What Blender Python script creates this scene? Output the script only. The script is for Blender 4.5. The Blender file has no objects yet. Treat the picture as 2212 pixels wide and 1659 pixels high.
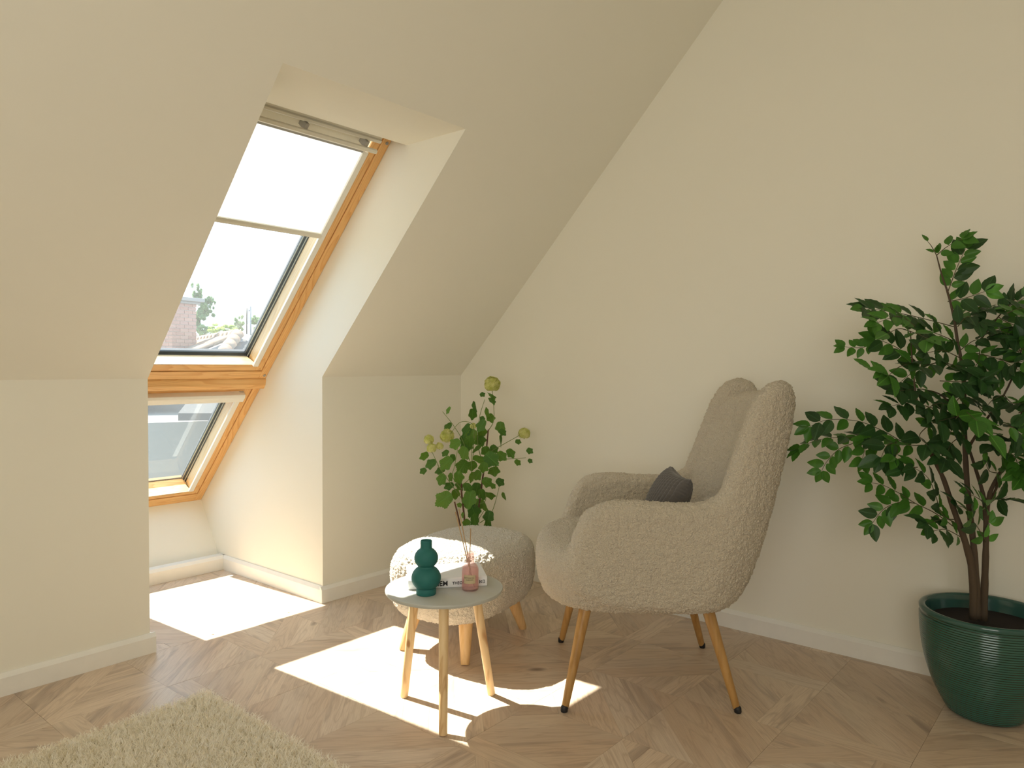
import bpy, bmesh, math, random
from mathutils import Vector, Matrix, noise
random.seed(7)
scene = bpy.context.scene
COL = scene.collection
PI = math.pi

# ---------------------------------------------------------------- camera
F_PX, YAW, PITCH, ROLL = 1598.768, 0.6956381, -0.0243446, 0.0038642
cam_d = bpy.data.cameras.new('camera'); cam = bpy.data.objects.new('camera', cam_d); COL.objects.link(cam)
cam_d.sensor_fit = 'HORIZONTAL'; cam_d.sensor_width = 36.0; cam_d.lens = 36.0 * F_PX / 2212.0
cam_d.clip_start = 0.05; cam_d.clip_end = 400
fwd = Vector((math.cos(YAW)*math.cos(PITCH), math.sin(YAW)*math.cos(PITCH), math.sin(PITCH)))
rgt = Vector((math.sin(YAW), -math.cos(YAW), 0)); up = rgt.cross(fwd)
r2 = rgt*math.cos(ROLL) + up*math.sin(ROLL); u2 = -rgt*math.sin(ROLL) + up*math.cos(ROLL)
mw = Matrix((( r2.x, u2.x, -fwd.x, 0), (r2.y, u2.y, -fwd.y, 0), (r2.z, u2.z, -fwd.z, 1.05), (0, 0, 0, 1)))
cam.matrix_world = mw
scene.camera = cam

# ---------------------------------------------------------------- view, sky, sun, other light
scene.view_settings.view_transform = 'Standard'; scene.view_settings.look = 'None'
scene.view_settings.gamma = 1.0; scene.view_settings.use_curve_mapping = False
scene.view_settings.exposure = 0.05
scene.cycles.use_denoising = True
scene.cycles.max_bounces = 14; scene.cycles.diffuse_bounces = 8; scene.cycles.glossy_bounces = 4
scene.cycles.transmission_bounces = 8; scene.cycles.transparent_max_bounces = 16
scene.cycles.sample_clamp_indirect = 6.0
scene.cycles.caustics_reflective = False; scene.cycles.caustics_refractive = False
scene.cycles.use_light_tree = True

world = bpy.data.worlds.new('sky'); scene.world = world; world.use_nodes = True
wn = world.node_tree.nodes; wl = world.node_tree.links
for n in list(wn): wn.remove(n)
wo = wn.new('ShaderNodeOutputWorld'); bg = wn.new('ShaderNodeBackground'); wl.new(bg.outputs[0], wo.inputs[0])
tc = wn.new('ShaderNodeTexCoord'); sx = wn.new('ShaderNodeSeparateXYZ'); wl.new(tc.outputs['Generated'], sx.inputs[0])
rp = wn.new('ShaderNodeValToRGB'); wl.new(sx.outputs['Z'], rp.inputs[0]); wl.new(rp.outputs[0], bg.inputs[0])
rp.color_ramp.elements[0].position = 0.0; rp.color_ramp.elements[0].color = (0.72, 0.87, 1.0, 1)
rp.color_ramp.elements[1].position = 0.75; rp.color_ramp.elements[1].color = (0.50, 0.73, 1.0, 1)
bg.inputs[1].default_value = SKY = 2.7

sun_d = bpy.data.lights.new('sun', 'SUN'); sun = bpy.data.objects.new('sun', sun_d); COL.objects.link(sun)
sun_d.energy = 18.0; sun_d.angle = math.radians(0.55); sun_d.color = (1.0, 0.95, 0.86)
sun.rotation_euler = Vector((0.13, -1.0, -1.22)).to_track_quat('-Z', 'Y').to_euler()

# added fill light that brightens the room
def area(name, loc, target, size, sizey, energy, color):
    d = bpy.data.lights.new(name, 'AREA'); d.shape = 'RECTANGLE'; d.size = size; d.size_y = sizey
    d.energy = energy; d.color = color
    o = bpy.data.objects.new(name, d); COL.objects.link(o); o.location = loc
    o.rotation_euler = (Vector(target) - Vector(loc)).to_track_quat('-Z', 'Y').to_euler()
    return o
area('room_fill', (-1.5, -0.3, 1.35), (1.7, 2.0, 1.6), 2.4, 1.5, 45.0, (1.0, 0.98, 0.92))

# ---------------------------------------------------------------- helpers
def tag(o, label=None, cat=None, group=None, kind=None):
    if label: o['label'] = label
    if cat: o['category'] = cat
    if group: o['group'] = group
    if kind: o['kind'] = kind
    return o

def empty(name, loc, label=None, cat=None, group=None, kind=None):
    o = bpy.data.objects.new(name, None); COL.objects.link(o); o.location = loc
    o.empty_display_size = 0.1
    return tag(o, label, cat, group, kind)

def root_loc(p):
    v = Vector((0, 0, 0))
    while p is not None:
        v += p.location; p = p.parent
    return v

class MB:
    def __init__(s): s.v = []; s.f = []
    def add(s, vs, fs):
        b = len(s.v); s.v += [tuple(v) for v in vs]; s.f += [tuple(i+b for i in f) for f in fs]; return s
    def box(s, x0, x1, y0, y1, z0, z1, T=None):
        c = [(x0,y0,z0),(x1,y0,z0),(x1,y1,z0),(x0,y1,z0),(x0,y0,z1),(x1,y0,z1),(x1,y1,z1),(x0,y1,z1)]
        if T: c = [T(*q) for q in c]
        return s.add(c, [(0,3,2,1),(4,5,6,7),(0,1,5,4),(1,2,6,5),(2,3,7,6),(3,0,4,7)])
    def prism(s, poly, a0, a1, T):
        """poly in 2D extruded from a0 to a1; T(p, q, a) -> xyz"""
        n = len(poly)
        vs = [T(p, q, a0) for p, q in poly] + [T(p, q, a1) for p, q in poly]
        fs = [tuple(range(n))[::-1], tuple(range(n, 2*n))] + [(i, (i+1) % n, n+(i+1) % n, n+i) for i in range(n)]
        return s.add(vs, fs)
    def lathe(s, prof, c=(0,0,0), n=48, M=None, close=True):
        """prof: list of (r, z)"""
        vs = []
        for r, z in prof:
            for k in range(n):
                a = 2*PI*k/n; p = Vector((r*math.cos(a), r*math.sin(a), z))
                if M is not None: p = M @ p
                vs.append(p + Vector(c))
        fs = []
        m = len(prof)
        for j in range(m-1):
            for k in range(n):
                fs.append((j*n+k, j*n+(k+1) % n, (j+1)*n+(k+1) % n, (j+1)*n+k))
        if close:
            fs.append(tuple(range(n))[::-1]); fs.append(tuple((m-1)*n+k for k in range(n)))
        return s.add(vs, fs)
    def tube(s, pts, rad, n=8, cap=True):
        pts = [Vector(p) for p in pts]; m = len(pts)
        if not hasattr(rad, '__len__'): rad = [rad]*m
        t0 = (pts[1]-pts[0]).normalized(); ref = Vector((0,0,1)) if abs(t0.z) < 0.9 else Vector((1,0,0))
        u = t0.cross(ref).normalized(); vs = []
        for i, p in enumerate(pts):
            t = (pts[min(i+1, m-1)] - pts[max(i-1, 0)]).normalized()
            u = (u - t*u.dot(t)).normalized(); w = t.cross(u)
            for k in range(n):
                a = 2*PI*k/n; vs.append(p + (u*math.cos(a) + w*math.sin(a))*rad[i])
        fs = [(j*n+k, j*n+(k+1) % n, (j+1)*n+(k+1) % n, (j+1)*n+k) for j in range(m-1) for k in range(n)]
        if cap: fs += [tuple(range(n))[::-1], tuple((m-1)*n+k for k in range(n))]
        return s.add(vs, fs)
    def build(s, name, mat, parent=None, smooth=False, bevel=0, kind=None, seg=2, fix=True):
        off = root_loc(parent) if parent else Vector((0,0,0))
        me = bpy.data.meshes.new(name)
        me.from_pydata([(x-off.x, y-off.y, z-off.z) for x, y, z in s.v], [], s.f)
        if fix:
            bm = bmesh.new(); bm.from_mesh(me); bmesh.ops.recalc_face_normals(bm, faces=bm.faces); bm.to_mesh(me); bm.free()
        me.update()
        o = bpy.data.objects.new(name, me); COL.objects.link(o)
        if mat: me.materials.append(mat)
        if parent: o.parent = parent
        if smooth:
            for p in me.polygons: p.use_smooth = True
        if bevel:
            b = o.modifiers.new('bevel', 'BEVEL'); b.width = bevel; b.segments = seg; b.limit_method = 'ANGLE'; b.angle_limit = math.radians(40)
        if kind: o['kind'] = kind
        return o

# ---------------------------------------------------------------- materials
class NT:
    def __init__(s, name):
        s.m = bpy.data.materials.new(name); s.m.use_nodes = True; s.n = s.m.node_tree.nodes; s.l = s.m.node_tree.links
        for x in list(s.n): s.n.remove(x)
        s.out = s.n.new('ShaderNodeOutputMaterial')
    def new(s, t, **kw):
        x = s.n.new('ShaderNode'+t)
        for k, v in kw.items():
            if k.startswith('i_'): x.inputs[k[2:].replace('_', ' ')].default_value = v
            else: setattr(x, k, v)
        return x
    def link(s, a, b): s.l.new(a, b)
    def bsdf(s, col=(0.8,0.8,0.8), rough=0.6, spec=0.5, **kw):
        b = s.new('BsdfPrincipled'); s.b = b
        if not hasattr(col, 'is_output') : b.inputs['Base Color'].default_value = (*col, 1)
        else: s.link(col, b.inputs['Base Color'])
        b.inputs['Roughness'].default_value = rough; b.inputs['Specular IOR Level'].default_value = spec
        for k, v in kw.items(): b.inputs[k.replace('_', ' ')].default_value = v
        s.link(b.outputs[0], s.out.inputs['Surface']); return b
    def coords(s, scale=(1,1,1), rot=(0,0,0), loc=None, rnd=False, kind='Object'):
        t = s.new('TexCoord'); m = s.new('Mapping'); s.link(t.outputs[kind], m.inputs[0])
        m.inputs['Scale'].default_value = scale; m.inputs['Rotation'].default_value = rot
        if rnd:
            oi = s.new('ObjectInfo'); mm = s.new('Vector' + 'Math', operation='SCALE'); cx = s.new('CombineXYZ')
            mu = s.new('Math', operation='MULTIPLY'); s.link(oi.outputs['Random'], mu.inputs[0]); mu.inputs[1].default_value = 37.0
            s.link(mu.outputs[0], cx.inputs[0]); s.link(mu.outputs[0], cx.inputs[1]); s.link(mu.outputs[0], cx.inputs[2])
            s.link(cx.outputs[0], m.inputs['Location'])
        return m.outputs[0]
    def noise(s, vec, scale=5, detail=3, rough=0.5, dist=0.0):
        n = s.new('TexNoise'); n.inputs['Scale'].default_value = scale; n.inputs['Detail'].default_value = detail
        n.inputs['Roughness'].default_value = rough; n.inputs['Distortion'].default_value = dist
        if vec is not None: s.link(vec, n.inputs['Vector'])
        return n.outputs['Fac']
    def ramp(s, fac, stops):
        r = s.new('ValToRGB'); e = r.color_ramp.elements
        while len(e) < len(stops): e.new(0.5)
        for i, (p, c) in enumerate(stops):
            e[i].position = p; e[i].color = (*c, 1) if len(c) == 3 else c
        s.link(fac, r.inputs[0]); return r.outputs[0]
    def mix(s, fac, a, b, mode='MIX'):
        m = s.new('Mix', data_type='RGBA', blend_type=mode)
        for sock, v in ((m.inputs[0], fac), (m.inputs[6], a), (m.inputs[7], b)):
            if hasattr(v, 'is_output'): s.link(v, sock)
            elif hasattr(v, '__len__'): sock.default_value = (*v, 1)
            else: sock.default_value = v
        return m.outputs[2]
    def bump(s, h, strength=0.2, dist=0.01):
        b = s.new('Bump'); b.inputs['Strength'].default_value = strength; b.inputs['Distance'].default_value = dist
        s.link(h, b.inputs['Height']); s.link(b.outputs[0], s.b.inputs['Normal']); return b

def paint(name, col, rough=0.85):
    t = NT(name); v = t.coords()
    c = t.mix(t.noise(v, 1.3, 2), col, tuple(x*0.975 for x in col)); t.bsdf(c, rough, 0.3)
    t.bump(t.noise(v, 220, 3), 0.05, 0.001); return t.m

def plain(name, col, rough=0.5, spec=0.5, **kw):
    t = NT(name); v = t.coords()
    c = t.mix(t.noise(v, 25, 2), col, tuple(x*0.93 for x in col)); t.bsdf(c, rough, spec, **kw); return t.m

def pine(name, rot=(0,0,0), base=(0.79,0.475,0.19), dark=(0.64,0.32,0.105), rings=1.0, rough=0.35):
    """softwood with flat-sawn cathedral grain, grain along the local x after the rotation"""
    t = NT(name); v = t.coords((1,1,1), rot)
    st = t.new('Mapping'); t.link(v, st.inputs[0]); st.inputs['Scale'].default_value = (1.6, 17, 17)
    w = t.noise(st.outputs[0], 1.0, 1, 0.4, 0.25)
    mu = t.new('Math', operation='MULTIPLY'); t.link(w, mu.inputs[0]); mu.inputs[1].default_value = 13.0*rings
    fr = t.new('Math', operation='FRACT'); t.link(mu.outputs[0], fr.inputs[0])
    c = t.ramp(fr.outputs[0], [(0.0, base), (0.55, tuple(0.93*x for x in base)), (0.86, dark), (0.95, dark), (1.0, base)])
    st2 = t.new('Mapping'); t.link(v, st2.inputs[0]); st2.inputs['Scale'].default_value = (8, 260, 260)
    f = t.noise(st2.outputs[0], 1.0, 3)
    c2 = t.mix(0.35, c, t.ramp(f, [(0.3, tuple(0.75*x for x in base)), (0.7, tuple(min(1, 1.12*x) for x in base))]))
    t.bsdf(c2, rough, 0.4); return t.m

M = {}
M['wall'] = paint('warm_white_wall_paint', (0.835, 0.815, 0.72))
M['trim'] = plain('white_baseboard_paint', (0.86, 0.85, 0.80), 0.45)
TH = 0.8099887; SN, CS = math.sin(TH), math.cos(TH)
M['pine_h'] = pine('lacquered_pine_across', (0,0,0))
M['pine_v'] = pine('lacquered_pine_upward', (0, 0, -PI/2))
M['pine_pale_h'] = pine('pale_pine_across', (0,0,0), (0.68,0.50,0.28), (0.58,0.39,0.19), 0.8)
M['pine_pale_v'] = pine('pale_pine_upward', (0, 0, -PI/2), (0.68,0.50,0.28), (0.58,0.39,0.19), 0.8)
# the upward grain follows the roof slope: rotate object space first about x
for k in ('pine_v', 'pine_pale_v'):
    nt = M[k].node_tree; mp = [n for n in nt.nodes if n.type == 'MAPPING'][0]; tcn = [n for n in nt.nodes if n.type == 'TEX_COORD'][0]
    pre = nt.nodes.new('ShaderNodeMapping'); pre.inputs['Rotation'].default_value = (TH, 0, 0)
    nt.links.new(tcn.outputs['Object'], pre.inputs[0]); nt.links.new(pre.outputs[0], mp.inputs[0])
M['white_metal'] = plain('cream_aluminium', (0.74, 0.71, 0.60), 0.35)
M['white_rail'] = plain('white_aluminium', (0.80, 0.79, 0.72), 0.4)
M['roller_shadow'] = plain('grey_roller_shadow', (0.42,0.43,0.43), 0.7)  # flat grey for the painted shadow below the roller
M['grey_plastic'] = plain('grey_plastic', (0.36, 0.34, 0.30), 0.5)
M['gasket'] = plain('black_rubber_gasket', (0.03, 0.035, 0.035), 0.4)
M['spacer'] = plain('aluminium_spacer', (0.45, 0.47, 0.46), 0.25, 0.5, Metallic=0.8)
M['steel'] = plain('steel_screw', (0.45, 0.44, 0.42), 0.3, 0.5, Metallic=1.0)

def glass(name, tint=(0.96,0.98,0.97), haze=0.03, dirt=0.0):
    t = NT(name); tr = t.new('BsdfTransparent'); tr.inputs[0].default_value = (*tint, 1)
    gl = t.new('BsdfGlossy'); gl.inputs['Roughness'].default_value = 0.02
    fr = t.new('Fresnel'); fr.inputs['IOR'].default_value = 1.45
    m1 = t.new('MixShader'); t.link(fr.outputs[0], m1.inputs[0]); t.link(tr.outputs[0], m1.inputs[1]); t.link(gl.outputs[0], m1.inputs[2])
    tl = t.new('BsdfTranslucent'); tl.inputs[0].default_value = (0.9, 0.9, 0.88, 1)
    m2 = t.new('MixShader')
    if dirt:
        v = t.coords((1,1,1)); n1 = t.noise(v, 160, 2, 0.6)
        r1 = t.ramp(n1, [(0.0, (haze,)*3), (0.66, (haze,)*3), (0.74, (dirt,)*3), (1.0, (dirt,)*3)])
        bw = t.new('RGBToBW'); t.link(r1, bw.inputs[0]); t.link(bw.outputs[0], m2.inputs[0])
    else: m2.inputs[0].default_value = haze
    t.link(m1.outputs[0], m2.inputs[1]); t.link(tl.outputs[0], m2.inputs[2]); t.link(m2.outputs[0], t.out.inputs[0]); return t.m
M['glass'] = glass('hazy_window_glass', haze=0.045)
M['glass_dirty'] = glass('dusty_window_glass', haze=0.035, dirt=0.12)
t = NT('white_blind_fabric'); v = t.coords((1,1,1))
df = t.new('BsdfDiffuse'); tl = t.new('BsdfTranslucent'); mx = t.new('MixShader'); mx.inputs[0].default_value = 0.45
wv = t.noise(v, 60, 4, 0.7)
cc = t.ramp(wv, [(0.3, (0.80,0.80,0.77)), (0.7, (0.92,0.92,0.90))]); t.link(cc, df.inputs[0])
cc2 = t.ramp(wv, [(0.3, (0.40,0.40,0.385)), (0.7, (0.46,0.46,0.45))]); t.link(cc2, tl.inputs[0])
t.link(df.outputs[0], mx.inputs[1]); t.link(tl.outputs[0], mx.inputs[2]); t.link(mx.outputs[0], t.out.inputs[0]); M['blind'] = t.m

# ---------------------------------------------------------------- room shell
YK, XL, XR, XG, HK, YB = 2.7278, 1.2106, 1.9643, 2.8446, 0.9994, 3.551
D0 = YK*SN + HK*CS            # inner face of the sloping ceiling, measured along the roof normal
DW = 2.98                     # inner face of the window frames
ZC = 2.62                     # flat ceiling
XW, YW = -1.9, -2.2           # far walls behind the camera
VX = lambda v, D: (D*SN - v*CS, D*CS + v*SN)                 # (y, z) of a point v up the slope at depth D
def W(x, v, D): y, z = VX(v, D); return (x, y, z)
vof = lambda y, z: -y*CS + z*SN
V_K = vof(YK, HK); V_C = (ZC - D0*CS)/SN
def Tx(p, q, a): return (a, p, q)      # (y, z) polygons extruded along x

floor = MB().box(XW, XG+0.1, YW, 4.3, -0.06, -0.006).build('floor', plain('subfloor_oak_shadow_gap', (0.16,0.11,0.07)), kind='structure')
Y_HEAD = 2.18; Z_HEAD = 1.908
V_HEAD = (Z_HEAD - D0*CS)/SN
slab = lambda mb, x0, x1, v0, v1, d0, d1: mb.box(x0, x1, v0, v1, d0, d1, W)
DT = D0+0.06; KO = (YK+0.05, (DT-(YK+0.05)*SN)/CS)      # outer mitre between knee wall and slope
mb = MB()
sl = [(YK, HK), KO, VX(V_C+0.4, DT), VX(V_C+0.4, D0)]
mb.prism(sl, XW, XL, Tx); mb.prism(sl, XR, XG+0.05, Tx)
slab(mb, XL, XR, V_HEAD, V_C+0.4, D0, DT)
mb.build('ceiling', M['wall'], kind='structure')
MB().box(XW, XG+0.05, YW, VX(V_C, D0)[0]+0.05, ZC, ZC+0.06).build('ceiling', M['wall'], kind='structure')
kn = [(YK, 0), (YK, HK), KO, (YK+0.05, 0)]
MB().prism(kn, XW, XL, Tx).build('wall_front', M['wall'], kind='structure')
MB().prism(kn, XR, XG+0.02, Tx).build('wall_front', M['wall'], kind='structure')
# roof covering outside, open only where the panes are
mb = MB(); rx = (XW-0.1, XL+0.080, XR-0.080, XG+0.1); ZO = (3.102, 3.116)
slab(mb, rx[0], rx[1], -3.3, V_C+0.5, *ZO); slab(mb, rx[2], rx[3], -3.3, V_C+0.5, *ZO)
slab(mb, rx[1], rx[2], -0.105, V_C+0.5, *ZO); slab(mb, rx[1], rx[2], -3.3, -2.333, *ZO); slab(mb, rx[1], rx[2], -1.705, -1.415, *ZO)
mb.build('roof', plain('dark_zinc_flashing', (0.22,0.22,0.22), 0.6), kind='structure')
ap_b = (3.585, 0.0); ap_t = VX(-2.384, DW)
side = [(YK+0.05, -0.02), KO, VX(V_HEAD+0.35, DT), VX(0.1, 3.10), VX(-2.42, 3.10), (ap_t[0]+0.15, -0.02)]
MB().prism(side, XL-0.05, XL, Tx).build('wall_niche_left', M['wall'], kind='structure')
MB().prism(side, XR, XR+0.05, Tx).build('wall_niche_right', M['wall'], kind='structure')
MB().prism([ap_b, ap_t, VX(-2.384, DW+0.03), VX(-2.42, 3.10), (3.9, 0)], XL, XR, Tx).build('wall_niche_back', M['wall'], kind='structure')
yh = VX(V_HEAD, D0)[0]
MB().prism([(yh, Z_HEAD), (Y_HEAD, Z_HEAD), (Y_HEAD, Z_HEAD+0.02), (yh+0.015, Z_HEAD+0.015)], XL, XR, Tx).build('ceiling_niche', M['wall'], kind='structure')
mb = MB(); slab(mb, XL, XR, -0.02, 0.02, 2.87, 3.10); mb.build('trim_1', M['wall'], kind='structure')
MB().box(XG, XG+0.1, YW, 4.2, -0.05, 3.4).build('wall_gable', M['wall'], kind='structure')
MB().box(XW-0.1, XW, YW, 4.2, -0.05, 3.4).build('wall_left', M['wall'], kind='structure')
MB().box(XW, XG, YW-0.1, YW, -0.05, 3.0).build('wall_back', M['wall'], kind='structure')
# baseboards with a small chamfer at the top
BT, BH = 0.016, 0.072
prof = [(0, 0), (BT, 0), (BT, BH-0.014), (BT*0.35, BH), (0, BH)]
MB().prism([(YK-p, z) for p, z in prof], XW, XL+BT, Tx).build('baseboard_front', M['trim'], kind='structure')
MB().prism([(YK-p, z) for p, z in prof], XR-BT, XG, Tx).build('baseboard_front', M['trim'], kind='structure')
MB().prism([(XG-p, z) for p, z in prof], YW, YK-BT, lambda p, q, a: (p, a, q)).build('baseboard_gable', M['trim'], kind='structure')
MB().prism([(XR-p, z) for p, z in prof], YK, YB+0.03, lambda p, q, a: (p, a, q)).build('baseboard_niche_right', M['trim'], kind='structure')
MB().prism([(XL+p, z) for p, z in prof], YK, YB+0.03, lambda p, q, a: (p, a, q)).build('baseboard_niche_left', M['trim'], kind='structure')
MB().prism([(YB+BT-p, z) for p, z in prof]+[(YB+0.06, BH), (YB+0.06, 0)], XL, XR, Tx).build('baseboard_niche_back', M['trim'], kind='structure')

# ---------------------------------------------------------------- roof windows
def roof_window(name, v0, v1, glass_v0, glass_v1, sash_v0, sash_v1, top_frame, gmat, head=None):
    """v0..v1 outer frame, sash_v0..sash_v1 sash, glass"""
    r = empty(name, W((XL+XR)/2, v0, DW), kind='structure')
    fx = 0.039; sx = 0.079
    for x0, x1 in ((XL+0.001, XL+fx), (XR-fx, XR-0.001)):
        m = MB(); slab(m, x0, x1, v0, v1, DW, 3.12); m.build('frame_stile', M['pine_v'], r, bevel=0.002)
    m = MB(); slab(m, XL+fx, XR-fx, v0, sash_v0-0.003, DW, 3.12); m.build('frame_rail', M['pine_h'], r, bevel=0.002)
    if top_frame:
        m = MB(); slab(m, XL+fx, XR-fx, sash_v1+0.003, v1, DW, 3.12); m.build('frame_rail', M['pine_h'], r, bevel=0.002)
    # dark joint behind the sash edge
    m = MB()
    for x0, x1 in ((XL+fx, XL+fx+0.004), (XR-fx-0.004, XR-fx)): slab(m, x0, x1, sash_v0, sash_v1, DW+0.012, 3.11)
    m.build('joint_seal', M['gasket'], r)
    a, b = XL+fx+0.002, XR-fx-0.002
    ia, ib = XL+sx, XR-sx
    for s, (xo, xi) in ((-1, (a, ia)), (1, (b, ib))):
        m = MB(); m.prism([(xo, DW+0.004), (xi, DW+0.004), (xi+s*0.010, 3.085), (xi+s*0.010, 3.11), (xo, 3.11)], sash_v0, sash_v1, lambda p, q, v: W(p, v, q))
        m.build('sash_stile', M['pine_v'], r, bevel=0.0015)
        m = MB(); m.prism([(xi-s*0.0006, DW+0.009), (xi-s*0.0008, DW+0.009), (xi+s*0.0085, 3.084), (xi+s*0.0095, 3.084)], sash_v0+0.03, sash_v1-0.03, lambda p, q, v: W(p, v, q))
        m.build('sash_lining', M['pine_pale_v'], r)
        m = MB()
        m.prism([(xi+s*0.010, 3.070), (xi+s*0.003, 3.074), (xi-s*0.006, 3.096), (xi-s*0.006, 3.102), (xi+s*0.010, 3.102)], glass_v0-0.012, glass_v1+0.012, lambda p, q, v: W(p, v, q))
        m.build('gasket', M['gasket'], r)
        m = MB()
        m.prism([(xi+s*0.004, 3.0735), (xi+s*0.002, 3.0755), (xi+s*0.0005, 3.079), (xi+s*0.0015, 3.079)], glass_v0-0.008, glass_v1+0.01, lambda p, q, v: W(p, v, q))
        m.prism([(xi-s*0.003, 3.089), (xi-s*0.0048, 3.092), (xi-s*0.006, 3.0955), (xi-s*0.003, 3.094)], glass_v0-0.008, glass_v1+0.01, lambda p, q, v: W(p, v, q))
        m.build('spacer', M['spacer'], r)
    for s, (vo, vi) in ((-1, (sash_v0, glass_v0+0.032)), (1, (sash_v1, glass_v1-0.03))):
        if s == 1 and head is not None:      # head of the lower sash: its inner face is undercut, only the pane edge hangs lower
            m = MB(); m.prism([(vo, DW+0.004), (head, DW+0.004), (head, 3.06), (glass_v1-0.002, 3.092), (glass_v1, 3.11), (vo, 3.11)], ia-0.002, ib+0.002, lambda p, q, x: W(x, p, q))
            m.build('sash_rail', M['pine_h'], r, bevel=0.0015); continue
        m = MB(); m.prism([(vo, DW+0.004), (vi, DW+0.004), (vi+s*0.034, 3.085), (vi+s*0.036, 3.11), (vo, 3.11)] , ia-0.002, ib+0.002, lambda p, q, x: W(x, p, q))
        m.build('sash_rail', M['pine_h'], r, bevel=0.0015)
        m = MB(); m.prism([(vi-s*0.0006, DW+0.006), (vi-s*0.001, DW+0.006), (vi+s*0.0325, 3.084), (vi+s*0.0335, 3.084)], ia+0.001, ib-0.001, lambda p, q, x: W(x, p, q))
        m.build('sash_lining', M['pine_pale_h'], r)
        m = MB(); m.prism([(vi+s*0.034, 3.078), (vi+s*0.031, 3.080), (vi+s*0.022, 3.092), (vi+s*0.022, 3.102), (vi+s*0.036, 3.102)], ia-0.005, ib+0.005, lambda p, q, x: W(x, p, q))
        m.build('gasket', M['gasket'], r)
    m = MB(); slab(m, ia-0.004, ib+0.004, glass_v0-0.002, glass_v1+0.002, 3.098, 3.0985)
    m = MB(); m.add([W(ia-0.004, glass_v0-0.004, 3.1), W(ib+0.004, glass_v0-0.004, 3.1), W(ib+0.004, glass_v1+0.004, 3.1), W(ia-0.004, glass_v1+0.004, 3.1)], [(0,1,2,3)])
    m.build('pane', gmat, r, fix=False)
    return r
w1 = roof_window('window_1', -1.476, -0.02, -1.424, -0.10, -1.4275, -0.055, True, M['glass'])
w2 = roof_window('window_2', -2.384, -1.52, -2.337, -1.70, -2.327, -1.53, False, M['glass_dirty'], -1.605)
# rounded beam between the two windows
m = MB(); m.prism([(-1.476, DW+0.06), (-1.476, DW+0.002), (-1.478, DW-0.006), (-1.500, DW-0.020), (-1.522, DW-0.022), (-1.531, DW-0.015), (-1.533, DW+0.0), (-1.533, DW+0.06)], XL, XR+0.004, lambda p, q, x: W(x, p, q))
m.build('cover_beam', M['pine_h'], w2, bevel=0.003)
# plugs in the frame
def plug(x, v, D, parent):
    n = Vector((0, -SN, -CS)); m = MB()
    q = n.to_track_quat('Z', 'Y').to_matrix()
    m.lathe([(0.0001, 0.001), (0.0035, 0.0012), (0.0038, 0.0022), (0.0065, 0.0024), (0.0072, 0.0), (0.0072, -0.004)], W(x, v, D), 16, q, False)
    m.build('plug', M['grey_plastic'], parent, smooth=True)
# ventilation flap with handle bar across the top of the sash
xa, xb = XL+0.045, XR-0.045
m = MB(); m.prism([(-0.130, DW+0.004), (-0.130, DW-0.022), (-0.143, DW-0.030), (-0.152, DW-0.028), (-0.156, DW-0.035), (-0.166, DW-0.035), (-0.171, DW-0.027), (-0.174, DW+0.004)], xa, 1.893, lambda p, q, x: W(x, p, q))
m.build('vent_flap', M['white_metal'], w1, bevel=0.001)
m = MB(); slab(m, xa, 1.868, -0.2285, -0.110, DW-0.006, DW+0.003); m.build('vent_panel', M['white_metal'], w1, bevel=0.001)
m = MB(); m.prism([(-0.203, DW-0.056), (-0.207, DW-0.051), (-0.206, DW-0.042), (-0.196, DW-0.040), (-0.189, DW-0.044), (-0.190, DW-0.055)], xa, 1.880, lambda p, q, x: W(x, p, q))
m.build('handle_bar', M['white_metal'], w1, bevel=0.002)
for x in (1.556, 1.824):
    m = MB(); slab(m, x-0.0075, x+0.0075, -0.195, -0.168, DW-0.048, DW-0.004); m.build('handle_bracket', M['grey_plastic'], w1, bevel=0.002)
for v_ in (-0.172, -1.455): plug(XR-0.016, v_, DW-0.0005, w1)
# roller blinds
def blind(name, v_top, v_fab, v_rail0, label, bar=True):
    b = empty(name, W((XL+XR)/2, v_top, DW), label, 'blind', 'roller blinds on the roof windows')
    for xi, s in ((XL+0.104, 1), (XR-0.104, -1)):
        m = MB(); slab(m, min(xi, xi-s*0.025), max(xi, xi-s*0.025), v_rail0, v_top, DW-0.008, DW+0.004); m.build('guide_rail', M['white_rail'], b, bevel=0.002)
    return b
b1 = blind('roller_blind', -0.2285, -0.627, -1.392, 'white roller blind drawn halfway down the tall upper roof window')
m = MB(); m.add([W(XL+0.100, -0.640, DW+0.002), W(XR-0.100, -0.640, DW+0.002), W(XR-0.100, -0.226, DW+0.002), W(XL+0.100, -0.226, DW+0.002)], [(0,1,2,3)])
m.build('blind_fabric', M['blind'], b1, fix=False)
m = MB(); slab(m, XL+0.101, XR-0.101, -0.2375, -0.2290, DW-0.003, DW+0.001); m.build('roller_shadow_strip', M['roller_shadow'], b1)  # grey strip painted in as the roller's shadow across the fabric top
m = MB(); m.prism([(-0.630, DW+0.008), (-0.630, DW-0.006), (-0.640, DW-0.010), (-0.652, DW-0.008), (-0.656, DW+0.008)], XL+0.096, XR-0.096, lambda p, q, x: W(x, p, q))
m.build('bottom_bar', M['white_metal'], b1, bevel=0.001)
b2 = blind('roller_blind', -1.563, 0, -2.290, 'white roller blind rolled up at the head of the lower roof window')
m = MB(); m.prism([(-1.563, DW+0.004), (-1.563, DW-0.022), (-1.575, DW-0.028), (-1.604, DW-0.028), (-1.610, DW-0.022), (-1.612, DW+0.03), (-1.57, DW+0.03)], XL+0.079, XR-0.079, lambda p, q, x: W(x, p, q))
m.build('cassette', M['white_rail'], b2, bevel=0.002)
m = MB(); m.prism([(-1.612, DW+0.01), (-1.612, DW-0.004), (-1.624, DW-0.006), (-1.626, DW+0.01)], XL+0.100, XR-0.100, lambda p, q, x: W(x, p, q))
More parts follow.
